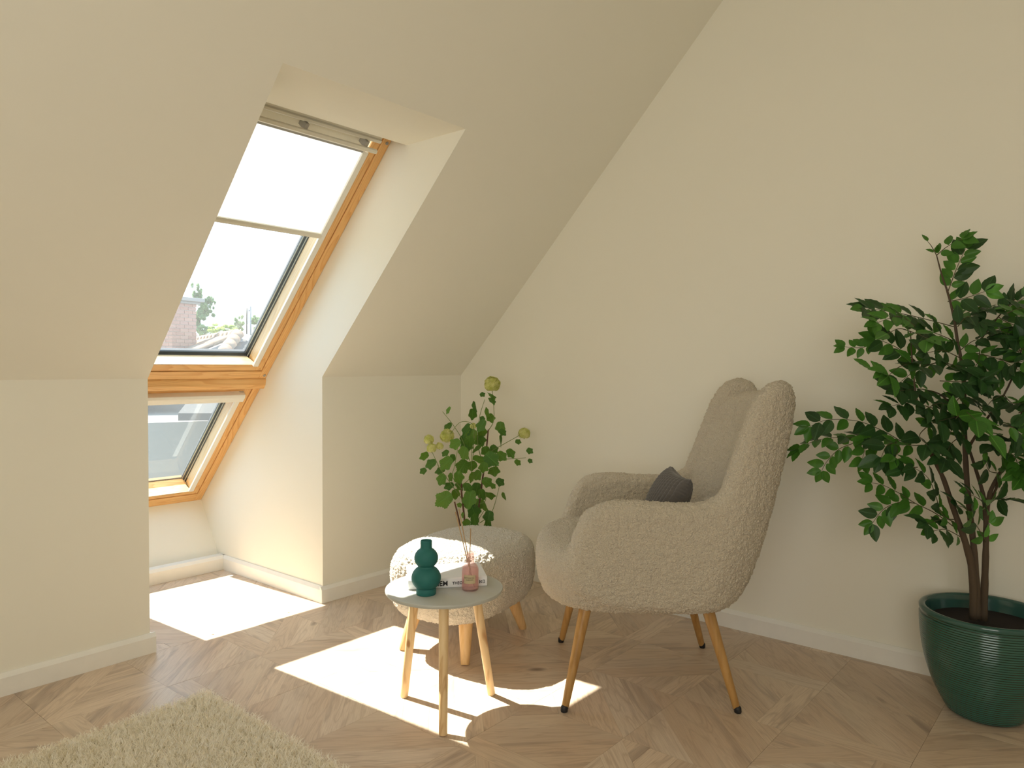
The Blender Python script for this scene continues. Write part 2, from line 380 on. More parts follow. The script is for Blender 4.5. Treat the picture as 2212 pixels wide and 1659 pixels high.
m.build('bottom_bar', M['white_metal'], b2, bevel=0.001)
# ---------------------------------------------------------------- floor: oak boards laid in squares and diagonals
def oak(name):
    t = NT(name); v = t.coords((1,1,1), rnd=True)
    oi = t.new('ObjectInfo')
    base = t.ramp(oi.outputs['Random'], [(0.0, (0.59,0.455,0.33)), (0.2, (0.74,0.60,0.455)), (0.4, (0.55,0.43,0.32)), (0.6, (0.70,0.585,0.46)), (0.8, (0.61,0.47,0.345)), (1.0, (0.68,0.535,0.395))])
    def st(sc):
        m = t.new('Mapping'); t.link(v, m.inputs[0]); m.inputs['Scale'].default_value = sc; return m.outputs[0]
    w = t.noise(st((3.0, 22, 9)), 1.0, 2, 0.5, 0.6)
    mu = t.new('Math', operation='MULTIPLY'); t.link(w, mu.inputs[0]); mu.inputs[1].default_value = 11.0
    fr = t.new('Math', operation='PINGPONG'); t.link(mu.outputs[0], fr.inputs[0]); fr.inputs[1].default_value = 1.0
    c = t.mix(t.ramp(fr.outputs[0], [(0.0, (0,0,0)), (0.62, (0.05,)*3), (0.95, (0.42,)*3)]), base, (0.40,0.285,0.195))
    fine = t.noise(st((14, 420, 60)), 1.0, 3, 0.6)
    c = t.mix(t.ramp(fine, [(0.42, (0,0,0)), (0.62, (0.34,)*3)]), c, (0.41,0.29,0.20))
    big = t.noise(st((2.2, 14, 5)), 1.0, 3, 0.55, 0.8)
    c = t.mix(t.ramp(big, [(0.56, (0,0,0)), (0.74, (0.72,)*3)]), c, (0.29,0.215,0.165))
    lite = t.noise(st((1.6, 9, 5)), 1.3, 2)
    c = t.mix(t.ramp(lite, [(0.5, (0,0,0)), (0.75, (0.45,)*3)]), c, (0.66,0.55,0.42))
    vo = t.new('TexVoronoi'); t.link(st((3.2, 7, 5)), vo.inputs['Vector']); vo.inputs['Scale'].default_value = 0.9
    kn = t.ramp(vo.outputs['Distance'], [(0.0, (0.92,)*3), (0.05, (0.7,)*3), (0.12, (0,0,0))])
    c = t.mix(kn, c, (0.13,0.075,0.045))
    t.bsdf(c, 0.36, 0.5); t.bump(fine, 0.12, 0.0006); return t.m
M['oak'] = oak('matt_oiled_oak')

def clip(poly, nx, ny, c):
    """keep the part where nx*x+ny*y <= c"""
    out = []
    for i in range(len(poly)):
        p, q = poly[i], poly[(i+1) % len(poly)]
        dp, dq = nx*p[0]+ny*p[1]-c, nx*q[0]+ny*q[1]-c
        if dp <= 1e-9: out.append(p)
        if (dp < -1e-9 and dq > 1e-9) or (dp > 1e-9 and dq < -1e-9):
            k = dp/(dp-dq); out.append((p[0]+k*(q[0]-p[0]), p[1]+k*(q[1]-p[1])))
    return out
def area2(p): return abs(sum(p[i][0]*p[(i+1) % len(p)][1]-p[(i+1) % len(p)][0]*p[i][1] for i in range(len(p))))/2
def strips(poly, ang, w, origin):
    """cut a convex polygon into strips that run along ang, joints on a grid of w through origin"""
    dx, dy = math.cos(ang), math.sin(ang); nx, ny = -dy, dx
    t = [nx*(p[0]-origin[0])+ny*(p[1]-origin[1]) for p in poly]
    k0, k1 = math.floor(min(t)/w+1e-6), math.ceil(max(t)/w-1e-6)
    o = nx*origin[0]+ny*origin[1]; out = []
    for k in range(k0, k1):
        q = clip(clip(poly, nx, ny, o+(k+1)*w), -nx, -ny, -(o+k*w))
        if len(q) >= 3 and area2(q) > 2e-5: out.append((q, ang))
    return out
PX, PY = 0.338, 0.3277
rng = random.Random(11)
def cell_pieces(i, j):
    x0, y0 = 0.439+PX*i, 0.424+PY*j; x1, y1 = x0+PX, y0+PY
    r = random.Random((i*7919+j*104729) & 0xffffffff)
    ov = {(5,2): (-1,1), (2,3): (-1,1), (4,2): (1,0), (4,1): (1,0), (5,0): (1,0), (5,1): (1,0), (6,1): (1,1), (1,6): (1,1), (2,4): (1,0), (6,0): (1,1), (5,3): (-1,1), (3,3): (1,0)}
    d, kind = ov.get((i, j), (1 if r.random() < 0.55 else -1, r.choice((0, 1, 1, 2))))
    box = [(x0,y0),(x1,y0),(x1,y1),(x0,y1)]; out = []
    sd = r.choice((0, 0, 1, 2))
    if sd == 1:    # a board along the edge of the square
        out.append(([(x0,y0),(x0+0.08,y0),(x0+0.08,y1),(x0,y1)], PI/2)); box = [(x0+0.08,y0),(x1,y0),(x1,y1),(x0+0.08,y1)]; x0 += 0.08
    elif sd == 2:
        out.append(([(x0,y0),(x1,y0),(x1,y0+0.078),(x0,y0+0.078)], 0)); box = [(x0,y0+0.078),(x1,y0+0.078),(x1,y1),(x0,y1)]; y0 += 0.078
    ang = PI/4 if d > 0 else 3*PI/4
    org = (x0, y0) if d > 0 else (x1, y0)
    nx, ny = -math.sin(ang), math.cos(ang); o = nx*org[0]+ny*org[1]; w = 0.0797
    if kind == 0:
        return out + strips(box, ang, w, org)
    b = w if kind == 1 else 0.0
    up = clip(box, -nx, -ny, -(o+b)); lo = clip(box, nx, ny, o-(w if kind == 2 else 0.0)); mid = clip(clip(box, nx, ny, o+b), -nx, -ny, -(o-(w if kind == 2 else 0.0)))
    if len(mid) >= 3: out += strips(mid, ang, w, org)
    for q, a in ((up, r.choice((0, PI/2, ang))), (lo, r.choice((0, PI/2, ang, ang)))):
        if len(q) >= 3 and area2(q) > 1e-4: out += strips(q, a, 0.0845 if a in (0, PI/2) else w, (x1, y1) if a != ang else org)
    return out
def in_room(q):
    q = clip(q, 1, 0, XG); q = clip(q, -1, 0, -XW) if q else q
    return q
seen = []; rest = MB()
def seen_px(x, y, z=0.0):
    d = Vector((x, y, z)) - Vector((0, 0, 1.05)); dz = d.dot(fwd)
    if dz < 0.1: return None
    return (1106+F_PX*d.dot(r2)/dz, 829.5-F_PX*d.dot(u2)/dz, dz)
pieces = []
for i in range(-8, 8):
    for j in range(-9, 11):
        for q, a in cell_pieces(i, j):
            parts_ = []
            q1 = clip(in_room(q), 0, 1, YK)
            if len(q1) >= 3: parts_.append(q1)
            q2 = clip(clip(clip(in_room(q), 0, -1, -YK), 1, 0, XR), -1, 0, -XL); q2 = clip(q2, 0, 1, 3.60) if q2 else q2
            if len(q2) >= 3: parts_.append(q2)
            for p in parts_:
                if area2(p) > 1e-4: pieces.append((p, a))
scored = []
for p, a in pieces:
    cx = sum(v[0] for v in p)/len(p); cy = sum(v[1] for v in p)/len(p); s = 0
    for v in p + [(cx, cy)]:
        q = seen_px(*v)
        if q and -10 < q[0] < 2222 and 1180 < q[1] < 1669:
            s = max(s, area2(p)/q[2]**3)
    # boards under the rug or behind the knee wall show nothing
    if cx < 1.10 and cy < 2.18: s *= 0.02
    if cy > YK and (cx < 1.24): s *= 0.02
    scored.append((s, p, a))
scored.sort(key=lambda t: -t[0])
G = 0.00035
def board(mb, p, cx, cy, a, gap):
    n = len(p); ca, sa = math.cos(a), math.sin(a); loc = []
    for v in p:
        dx, dy = v[0]-cx, v[1]-cy; L = math.hypot(dx, dy); k = max(0.0, 1-gap*1.4/max(L, 1e-4)); dx *= k; dy *= k
        loc.append((dx*ca+dy*sa, -dx*sa+dy*ca) if mb is None else (cx+dx, cy+dy))
    top = [(x, y, 0.0) for x, y in loc]
    inn = [(x*(1-0.0) , y, -0.0055) for x, y in loc]
    return top+inn, [tuple(range(n))]+[(i, n+i, n+(i+1) % n, (i+1) % n) for i in range(n)]
for k, (s, p, a) in enumerate(scored):
    cx = sum(v[0] for v in p)/len(p); cy = sum(v[1] for v in p)/len(p)
    if k < 296 and s > 0:
        vs, fs = board(None, p, cx, cy, a, G)
        me = bpy.data.meshes.new('plank'); me.from_pydata(vs, [], fs)
        bm = bmesh.new(); bm.from_mesh(me); bmesh.ops.recalc_face_normals(bm, faces=bm.faces)
        if bm.faces and bm.faces[:][0].normal.z < 0: bmesh.ops.reverse_faces(bm, faces=bm.faces)
        bm.to_mesh(me); bm.free(); me.materials.append(M['oak'])
        o = bpy.data.objects.new('plank', me); COL.objects.link(o); o.parent = floor
        o.location = (cx, cy, rng.uniform(-0.0004, 0.0)); o.rotation_euler = (0, 0, a)
    else:
        vs, fs = board(rest, p, cx, cy, a, G); rest.add(vs, fs)
rest.build('planks', M['oak'], floor, kind='stuff', fix=False)

# ---------------------------------------------------------------- boucle upholstery
def boucle(name, col, col2, sc=105):
    t = NT(name); v = t.coords(); vo = t.new('TexVoronoi'); t.link(v, vo.inputs['Vector']); vo.inputs['Scale'].default_value = sc*1.9
    n = t.noise(v, 420, 3, 0.6); c = t.mix(t.ramp(n, [(0.35, (0,0,0)), (0.65, (1,1,1))]), col, col2)
    b = t.bsdf(c, 0.95, 0.1); b.inputs['Sheen Weight'].default_value = 0.25; b.inputs['Sheen Roughness'].default_value = 0.5
    ad = t.new('Math', operation='SUBTRACT'); t.link(n, ad.inputs[0]); t.link(vo.outputs['Distance'], ad.inputs[1]); t.bump(ad.outputs[0], 1.0, 0.005); return t.m
M['boucle'] = boucle('cream_boucle', (0.66,0.57,0.43), (0.80,0.72,0.58))
M['boucle_pale'] = boucle('ivory_boucle', (0.80,0.73,0.61), (0.91,0.86,0.75))

def fused(mb, voxel, smooth_n, smooth_f, amp, freq):
    """closed overlapping shells melted into one skin, then roughened with loops of pile; returns (verts, faces)"""
    me = bpy.data.meshes.new('tmp'); me.from_pydata(mb.v, [], mb.f)
    bm = bmesh.new(); bm.from_mesh(me); bmesh.ops.remove_doubles(bm, verts=bm.verts, dist=1e-5); bmesh.ops.recalc_face_normals(bm, faces=bm.faces); bm.to_mesh(me); bm.free()
    o = bpy.data.objects.new('tmp', me); COL.objects.link(o)
    r = o.modifiers.new('r', 'REMESH'); r.mode = 'VOXEL'; r.voxel_size = voxel
    s = o.modifiers.new('s', 'SMOOTH'); s.factor = smooth_f; s.iterations = smooth_n
    dg = bpy.context.evaluated_depsgraph_get(); ev = o.evaluated_get(dg); m = ev.to_mesh()
    vs = []
    for v in m.vertices:
        p = v.co; f1 = noise.voronoi(p*freq)[0][0]; g = noise.noise(p*freq*0.35)
        vs.append(p + v.normal*(amp*(0.55-f1) + amp*0.35*g))
    fs = [tuple(p.vertices) for p in m.polygons]
    ev.to_mesh_clear(); bpy.data.objects.remove(o); bpy.data.meshes.remove(me)
    return vs, fs
def split_parts(vs, fs, which, names, to_world, mats, parent):
    """share the faces of one skin out among named parts"""
    off = root_loc(parent)
    for nm in names:
        sel = [f for f in fs if which(f) == nm]
        used = {}; nv = []
        for f in sel:
            for i in f:
                if i not in used: used[i] = len(nv); nv.append(to_world(vs[i])-off)
        me = bpy.data.meshes.new(nm.split('#')[0]); me.from_pydata(nv, [], [tuple(used[i] for i in f) for f in sel])
        me.polygons.foreach_set('use_smooth', [True]*len(me.polygons)); me.materials.append(mats); me.update()
        o = bpy.data.objects.new(nm.split('#')[0], me); COL.objects.link(o); o.parent = parent

def slab_from_outline(mb, pts, thick, rad, place, n_round=5):
    """pts: closed outline (p, q) smooth; rounded slab of given thickness. place(p, q, a) -> xyz, a in -thick/2..thick/2"""
    n = len(pts); nr = []
    for i in range(n):
        a, b = pts[i-1], pts[(i+1) % n]; dx, dy = b[0]-a[0], b[1]-a[1]; L = math.hypot(dx, dy) or 1; nr.append((dy/L, -dx/L))
    ar = sum(pts[i][0]*pts[(i+1) % n][1]-pts[(i+1) % n][0]*pts[i][1] for i in range(n)); sg = 1 if ar > 0 else -1
    rings = []; h = thick/2
    for k in range(2*n_round+1):
        th = -PI/2 + PI*k/(2*n_round)
        inset = rad*(1-math.cos(th)); a = (h-rad)*(1 if th > 0 else -1 if th < 0 else 0) + rad*math.sin(th)
        rings.append([(pts[i][0]-sg*nr[i][0]*inset, pts[i][1]-sg*nr[i][1]*inset, a) for i in range(n)])
    vs = [Vector(place(*p)) for r in rings for p in r]; fs = []; m = len(rings)
    for j in range(m-1):
        for i in range(n): fs.append((j*n+i, j*n+(i+1) % n, (j+1)*n+(i+1) % n, (j+1)*n+i))
    mb.add(vs, fs)
    # caps: a dense skin so that the slab can be bent
    from mathutils.geometry import tessellate_polygon
    for j in (0, m-1):
        bm = bmesh.new(); bv = [bm.verts.new((p[0], p[1], 0)) for p in rings[j]]
        for t3 in tessellate_polygon([[Vector((p[0], p[1], 0)) for p in rings[j]]]):
            try: bm.faces.new([bv[i] for i in t3])
            except ValueError: pass
        for it in range(6):
            le = [e for e in bm.edges if not e.is_boundary and e.calc_length() > 0.03]
            if not le: break
            bmesh.ops.subdivide_edges(bm, edges=le, cuts=1); bmesh.ops.triangulate(bm, faces=[f for f in bm.faces if len(f.verts) > 3])
        bm.verts.index_update(); zc = rings[j][0][2]
        mb.add([Vector(place(v.co.x, v.co.y, zc)) for v in bm.verts], [tuple(v.index for v in f.verts) for f in bm.faces]); bm.free()
def spline(pts, per=8):
    """closed Catmull-Rom through pts"""
    n = len(pts); out = []
    for i in range(n):
        p0, p1, p2, p3 = (pts[(i+k-1) % n] for k in range(4))
        for s in range(per):
            t = s/per; f = lambda a, b, c, d: 0.5*((2*b)+(-a+c)*t+(2*a-5*b+4*c-d)*t*t+(-a+3*b-3*c+d)*t**3)
            out.append((f(p0[0],p1[0],p2[0],p3[0]), f(p0[1],p1[1],p2[1],p3[1])))
    return out

# ---------------------------------------------------------------- armchair
CH = Vector((2.1985, 1.262, 0)); FV = Vector((-0.60243, 0.79817, 0)); AV = Vector((0.79817, 0.60243, 0))
def chair_world(p): return CH + AV*p[0] + FV*p[1] + Vector((0, 0, p[2]))
REC = 0.317
def rec(z): return -REC*(z-0.33) if z > 0.33 else 0.0
mb = MB()
# side panel outline in (f - recline, z)
side_o = [(0.245,0.37),(0.272,0.41),(0.272,0.45),(0.262,0.50),(0.25,0.55),(0.236,0.592),(0.205,0.626),(0.15,0.643),(0.07,0.648),(-0.01,0.642),(-0.06,0.645),(-0.088,0.672),
          (-0.092,0.72),(-0.094,0.79),(-0.096,0.86),(-0.100,0.93),(-0.122,0.985),(-0.165,1.008),(-0.215,0.988),(-0.250,0.93),(-0.272,0.82),(-0.288,0.66),(-0.296,0.50),(-0.297,0.42),(-0.283,0.355),(-0.225,0.316),(-0.05,0.312),(0.12,0.325)]
def side_place(sgn):
    def g(p, z, a):
        k = min(1.0, max(0.0, (0.06-p)/0.16)); k = k*k*(3-2*k)          # 0 at the arm front, 1 at the back
        q = max(0.0, p-0.08)/0.17
        f = p + rec(z)*k - 0.16*max(0.0, z-0.46)*q
        bulge = 0.300 - 0.020*((z-0.48)/0.18)**2 if z < 0.48 else 0.300 - 0.012*((z-0.48)/0.17)**2 if z < 0.65 else 0.288 - 0.040*((z-0.65)/0.35)
        b = max(0.0, -0.12-p); inn = 4.2*b*b
        fr = max(0.0, p-0.16); inn += 2.2*fr*fr
        return (sgn*(bulge - inn) + a, f, z)
    return g
so = spline(side_o, 5)
for sg in (-1, 1): slab_from_outline(mb, so, 0.090, 0.040, side_place(sg), 6)
# backrest between the wings
bo = []
for k in range(64):
    a = 2*PI*k/64; c, s = math.cos(a), math.sin(a)
    bo.append((0.255*abs(c)**0.42*(1 if c > 0 else -1), 0.640+0.328*abs(s)**0.42*(1 if s > 0 else -1)))
def back_place(x, z, a): return (x, -0.222 + rec(z) + a*(1.0 if a > 0 else 0.95) + 1.1*x*x, z)
slab_from_outline(mb, bo, 0.105, 0.048, back_place, 6)
# seat block with a domed top and a turned under edge
def seat_block(mb, hw, f0, f1, prof, expo, n=96, edge=0.9):
    vs = []; fs = []; m = len(prof); fc = (f0+f1)/2; hf = (f1-f0)/2
    for sc, z in prof:
        for k in range(n):
            a = 2*PI*k/n; c, s = math.cos(a), math.sin(a)
            x = hw*sc*abs(c)**(2/expo)*(1 if c > 0 else -1); y = fc + (hf - hw*(1-sc)*edge)*abs(s)**(2/expo)*(1 if s > 0 else -1)
            vs.append((x, y, z))
    for j in range(m-1):
        for k in range(n): fs.append((j*n+k, j*n+(k+1) % n, (j+1)*n+(k+1) % n, (j+1)*n+k))
    fs += [tuple(range(n))[::-1], tuple((m-1)*n+k for k in range(n))]
    mb.add(vs, fs)
seat_block(mb, 0.328, -0.285, 0.355, [(0.55,0.288),(0.72,0.292),(0.86,0.306),(0.935,0.328),(0.98,0.365),(1.0,0.405),(0.998,0.435),(0.975,0.458),(0.93,0.474),(0.85,0.486),(0.70,0.492),(0.5,0.495)], 3.1)
vs, fs = fused(mb, 0.0034, 14, 0.5, 0.0080, 112)
def chair_part(f):
    p = vs[f[0]]; p2_ = vs[f[2]]; x = (p[0]+p2_[0])/2; y = (p[1]+p2_[1])/2; z = (p[2]+p2_[2])/2
    f0 = y - rec(z)
    if z < 0.505 and f0 > -0.17 and abs(x) < 0.245: return 'seat'
    if z < 0.50 and y > 0.262: return 'seat'
    if f0 > -0.07 or z < 0.40: return 'armrest#1' if x < 0 else 'armrest#2'
    return 'backrest'
chair = empty('armchair', CH, 'high-backed wing armchair in cream boucle on tapered wooden legs', 'armchair')
split_parts(vs, fs, chair_part, ('seat', 'armrest#1', 'armrest#2', 'backrest'), chair_world, M['boucle'], chair)
# legs
def wood_leg(name, base, dark):
    """fine straight grain along the leg"""
    t = NT(name); v = t.coords((60, 60, 5), rnd=True); n = t.noise(v, 1.0, 3, 0.5, 0.5)
    t.bsdf(t.ramp(n, [(0.3, dark), (0.55, base), (0.8, tuple(min(1, 1.08*x) for x in base))]), 0.38, 0.45); return t.m
M['leg_brown'] = wood_leg('golden_brown_wood', (0.47,0.27,0.09), (0.36,0.19,0.055))
M['leg_beech'] = wood_leg('natural_beech', (0.74,0.50,0.24), (0.64,0.40,0.17))
M['rubber'] = plain('black_rubber_cap', (0.012,0.012,0.014), 0.5)
def leg(top, bot, r0, r1, mat, parent, cap=0.0, name='leg', cap_mat=None, n=20):
    top, bot = Vector(top), Vector(bot); d = (top-bot).normalized(); m = MB()
    b2_ = bot + d*cap
    b2_.z = bot.z + cap
    pts = [b2_ + Vector((0,0,0.0)), b2_ + d*0.003, b2_ + (top-b2_)*0.3, b2_ + (top-b2_)*0.65, top]
    rr = [r1*0.90, r1, r1+(r0-r1)*0.3, r1+(r0-r1)*0.65, r0]
    m.tube(pts, rr, n); o = m.build(name, mat, parent, smooth=True)
    es = o.modifiers.new('e', 'EDGE_SPLIT'); es.split_angle = math.radians(50)
    if cap:
        q = MB(); q.tube([bot, bot+Vector((0,0,0.003)), bot+Vector((0,0,cap*0.8))+d*0.002, b2_+d*0.004], [r1*0.88, r1*0.98, r1*1.02, r1*1.02], n)
        q.build('foot_cap', cap_mat or M['rubber'], o, smooth=True)
    return o
for (ta, tf, ba, bf) in ((-0.222,0.195,-0.284,0.264), (0.222,0.195,0.284,0.264), (-0.205,-0.175,-0.260,-0.263), (0.205,-0.175,0.260,-0.263)):
    leg(chair_world((ta, tf, 0.318)), chair_world((ba, bf, 0.0)), 0.0195, 0.0112, M['leg_brown'], chair, 0.012)

# ---------------------------------------------------------------- ottoman
OC = Vector((2.055, 1.945, 0)); OA = math.radians(10.0)
ottoman = empty('footstool', OC, 'ivory boucle footstool on four short tapered legs behind the round table', 'footstool')
def ott_world(p): c, s = math.cos(OA), math.sin(OA); return OC + Vector((p[0]*c-p[1]*s, p[0]*s+p[1]*c, p[2]))
mb = MB()
seat_block(mb, 0.298, -0.218, 0.218, [(0.62,0.133),(0.78,0.137),(0.89,0.150),(0.96,0.180),(0.99,0.220),(1.0,0.265),(1.0,0.305),(0.98,0.338),(0.93,0.363),(0.84,0.381),(0.68,0.393),(0.40,0.399)], 3.0)
vs, fs = fused(mb, 0.0034, 8, 0.5, 0.0078, 115)
split_parts(vs, fs, lambda f: 'cushion', ('cushion',), ott_world, M['boucle_pale'], ottoman)
for sa in (-1, 1):
    for sf in (-1, 1):
        leg(ott_world((sa*0.155, sf*0.105, 0.165)), ott_world((sa*0.210, sf*0.138, 0.0)), 0.029, 0.0155, M['leg_beech'], ottoman)

# ---------------------------------------------------------------- round side table
TCN = Vector((1.600, 1.603, 0)); TZ = 0.372
table = empty('side_table', TCN, 'small round side table with pale grey top on three wooden legs', 'table')
M['grey_top'] = plain('pale_grey_lacquer', (0.50,0.51,0.47), 0.45, 0.4)
m = MB(); R_ = 0.180
m.lathe([(0.0001, TZ-0.013), (R_-0.008, TZ-0.013), (R_-0.003, TZ-0.0115), (R_-0.0005, TZ-0.008), (R_, TZ-0.004), (R_-0.001, TZ-0.001), (R_-0.003, TZ), (0.0001, TZ)], TCN, 96, close=False)
o = m.build('tabletop', M['grey_top'], table, smooth=True); e = o.modifiers.new('e', 'EDGE_SPLIT'); e.split_angle = math.radians(35)
def pine_leg(name):
    t = NT(name); v = t.coords((1,1,1), rnd=True)
    def st(sc):
        mm = t.new('Mapping'); t.link(v, mm.inputs[0]); mm.inputs['Scale'].default_value = sc; return mm.outputs[0]
    n = t.noise(st((30, 30, 2.5)), 1.0, 2, 0.5, 0.4); mu = t.new('Math', operation='MULTIPLY'); t.link(n, mu.inputs[0]); mu.inputs[1].default_value = 7
    fr = t.new('Math', operation='PINGPONG'); t.link(mu.outputs[0], fr.inputs[0]); fr.inputs[1].default_value = 1.0
    c = t.ramp(fr.outputs[0], [(0.0, (0.80,0.60,0.34)), (0.75, (0.74,0.53,0.28)), (1.0, (0.60,0.38,0.18))])
    k = t.noise(st((14, 14, 4.5)), 1.0, 2, 0.5, 1.2)
    c = t.mix(t.ramp(k, [(0.62, (0,0,0)), (0.70, (0.85,)*3)]), c, (0.42,0.19,0.06))
    t.bsdf(c, 0.42, 0.4); return t.m
M['leg_pine'] = pine_leg('knotty_pine')
for b in ((1.566,1.748), (1.473,1.480), (1.758,1.548)):
    b = Vector((*b, 0)); d_ = (b-TCN); t_ = TCN + d_.normalized()*0.105
    leg((t_.x, t_.y, TZ-0.013), b, 0.0150, 0.0122, M['leg_pine'], table)
# ---------------------------------------------------------------- things on the table
t = NT('matt_teal_ceramic'); v = t.coords(); t.bsdf(t.mix(t.noise(v, 60, 3), (0.018,0.135,0.125), (0.024,0.16,0.145)), 0.62, 0.35); t.bump(t.noise(v, 900, 3, 0.7), 0.25, 0.0006); M['teal'] = t.m
VC = Vector((1.513, 1.592, TZ))
def arc_prof(pts): return pts
vase = empty('vase', VC, 'matt teal gourd-shaped vase with two round bulbs and a short neck', 'vase')
pr = [(0.0001, 0.0), (0.0275, 0.0), (0.0292, 0.002), (0.0298, 0.010), (0.0290, 0.0185), (0.0265, 0.0205)]
for k in range(15):   # lower bulb
    a = math.radians(-48 + k*(48+52)/14); pr.append((0.0435*math.cos(a)+0.0003, 0.0495+0.0385*math.sin(a)))
for k in range(15):   # upper bulb
    a = math.radians(-50 + k*(50+58)/14); pr.append((0.0352*math.cos(a), 0.1085+0.0325*math.sin(a)))
pr += [(0.0172, 0.1385), (0.0168, 0.144), (0.0170, 0.157), (0.0166, 0.1600), (0.0155, 0.1612), (0.0142, 0.1605), (0.0134, 0.158), (0.0130, 0.145), (0.0150, 0.136), (0.028, 0.120), (0.030, 0.105), (0.022, 0.085), (0.0001, 0.080)]
MB().lathe(pr, VC, 72, close=False).build('body', M['teal'], vase, smooth=True)

# book
BO = Vector((1.503, 1.660, TZ)); bu = Vector((0.771, -0.636, 0)); bv = Vector((0.636, 0.771, 0)); BL, BW, BTK = 0.241, 0.168, 0.031
def bk(a, b, c): return BO + bu*a + bv*b + Vector((0, 0, c))
M['book_cover'] = plain('white_book_cover', (0.84, 0.84, 0.84), 0.4)
M['paper'] = plain('book_pages', (0.80, 0.77, 0.70), 0.8)
M['ink'] = plain('black_ink', (0.012, 0.012, 0.014), 0.5)
book = empty('book', BO, 'white hardback with black lettering on its spine lying under the vase', 'book')
book['label'] = 'white hardback with black lettering on its spine lying on the round table'
m = MB(); sp = [(0.004, 0.0), (0.0008, 0.003), (-0.0004, 0.010), (-0.0008, BTK/2), (-0.0004, BTK-0.010), (0.0008, BTK-0.003), (0.004, BTK), (0.004, BTK-0.0028), (0.0032, BTK-0.004), (0.0032, 0.004), (0.004, 0.0028)]
m.prism(sp, 0, BL, lambda p, q, a: bk(a, p, q)); m.build('spine', M['book_cover'], book, bevel=0.0005)
for z0, z1 in ((0.0, 0.0026), (BTK-0.0026, BTK)):
    m = MB(); m.box(0, BL, 0.004, BW, z0, z1, bk); m.build('cover', M['book_cover'], book, bevel=0.0008)
m = MB(); m.box(0.004, BL-0.004, 0.005, BW-0.004, 0.0027, BTK-0.0027, bk); m.build('page_block', M['paper'], book)
def text_mesh(txt, size, name, mat, parent, place, bold=0.0, spacing=1.0):
    cu = bpy.data.curves.new('t', 'FONT'); cu.body = txt; cu.size = size; cu.offset = bold; cu.space_character = spacing; cu.resolution_u = 3
    o = bpy.data.objects.new('t', cu); COL.objects.link(o); dg = bpy.context.evaluated_depsgraph_get()
    me = bpy.data.meshes.new_from_object(o.evaluated_get(dg)); bpy.data.objects.remove(o); bpy.data.curves.remove(cu)
    mb = MB(); mb.add([place(v.co.x, v.co.y) for v in me.vertices], [tuple(p.vertices) for p in me.polygons]); bpy.data.meshes.remove(me)
    return mb.build(name, mat, parent, fix=False)
SPF = -0.0011
for txt, size, x0, z0, bold in (('THEM', 0.0205, 0.0660, 0.0085, 0.00050), ('THEORY', 0.0118, 0.1335, 0.0112, 0.00035), ):
    text_mesh(txt, size, 'lettering', M['ink'], book, lambda x, y, x0=x0, z0=z0: bk(x0+x, SPF, z0+y), bold, 1.02)
# small maker's mark at the spine end
m = MB()
def mq(pts): m.add([bk(0.2170+x, SPF, 0.0105+z) for x, z in pts], [tuple(range(len(pts)))])
mq([(0,0),(0.0026,0),(0.0026,0.0105),(0,0.0105)]); mq([(0.003,0.005),(0.0075,0.0105),(0.0085,0.0075),(0.0055,0.005)]); mq([(0.003,0.005),(0.0055,0.005),(0.0085,0.0022),(0.0075,0)])
mq([(0.0105,0),(0.012,0),(0.012,0.0105),(0.0105,0.0105)]); mq([(0.012,0.009),(0.0165,0.009),(0.0165,0.0105),(0.012,0.0105)]); mq([(0.015,0),(0.0165,0),(0.0165,0.009),(0.015,0.009)]); mq([(0.012,0),(0.015,0),(0.015,0.0016),(0.012,0.0016)])
m.build('emblem', M['ink'], book, fix=False)

# reed diffuser
DC = Vector((1.630, 1.523, TZ))
def pink(name, alpha, col, rough=0.08):
    t = NT(name); tr = t.new('BsdfTransparent'); tr.inputs[0].default_value = (*[0.72*c+0.28 for c in col], 1)
    df = t.new('BsdfPrincipled'); df.inputs['Base Color'].default_value = (*col, 1); df.inputs['Roughness'].default_value = rough; df.inputs['Specular IOR Level'].default_value = 0.6
    tl = t.new('BsdfTranslucent'); tl.inputs[0].default_value = (*col, 1)
    m1 = t.new('MixShader'); m1.inputs[0].default_value = 0.45; t.link(df.outputs[0], m1.inputs[1]); t.link(tl.outputs[0], m1.inputs[2])
    m2 = t.new('MixShader'); m2.inputs[0].default_value = alpha; t.link(tr.outputs[0], m2.inputs[1]); t.link(m1.outputs[0], m2.inputs[2]); t.link(m2.outputs[0], t.out.inputs[0]); return t.m
M['pink_glass'] = pink('pink_tinted_glass', 0.16, (0.97,0.85,0.83)); M['pink_oil'] = pink('pink_scented_oil', 0.24, (0.97,0.81,0.78), 0.3)
dif = empty('reed_diffuser', DC, 'pink glass reed diffuser bottle with three sticks beside the book', 'diffuser')
MB().lathe([(0.0001,0.0),(0.0225,0.0),(0.0252,0.003),(0.0258,0.010),(0.0258,0.060),(0.0250,0.067),(0.0225,0.0735),(0.0175,0.0795),(0.0138,0.0835),(0.0128,0.088),(0.0128,0.1045),(0.0138,0.1065),(0.0172,0.1085),(0.0176,0.1105),(0.0168,0.1125),(0.0115,0.1128),(0.0108,0.110),(0.0108,0.088),(0.0122,0.082),(0.0160,0.0775),(0.0208,0.072),(0.0232,0.066),(0.0240,0.060),(0.0240,0.008),(0.0225,0.005),(0.0001,0.004)], DC, 48, close=False).build('bottle', M['pink_glass'], dif, smooth=True)
MB().lathe([(0.0001,0.0045),(0.0220,0.0055),(0.0236,0.009),(0.0236,0.060),(0.0222,0.0655),(0.0001,0.0655)], DC, 40, close=False).build('oil', M['pink_oil'], dif, smooth=True)
M['reed'] = plain('rattan_reed', (0.48,0.30,0.13), 0.6)
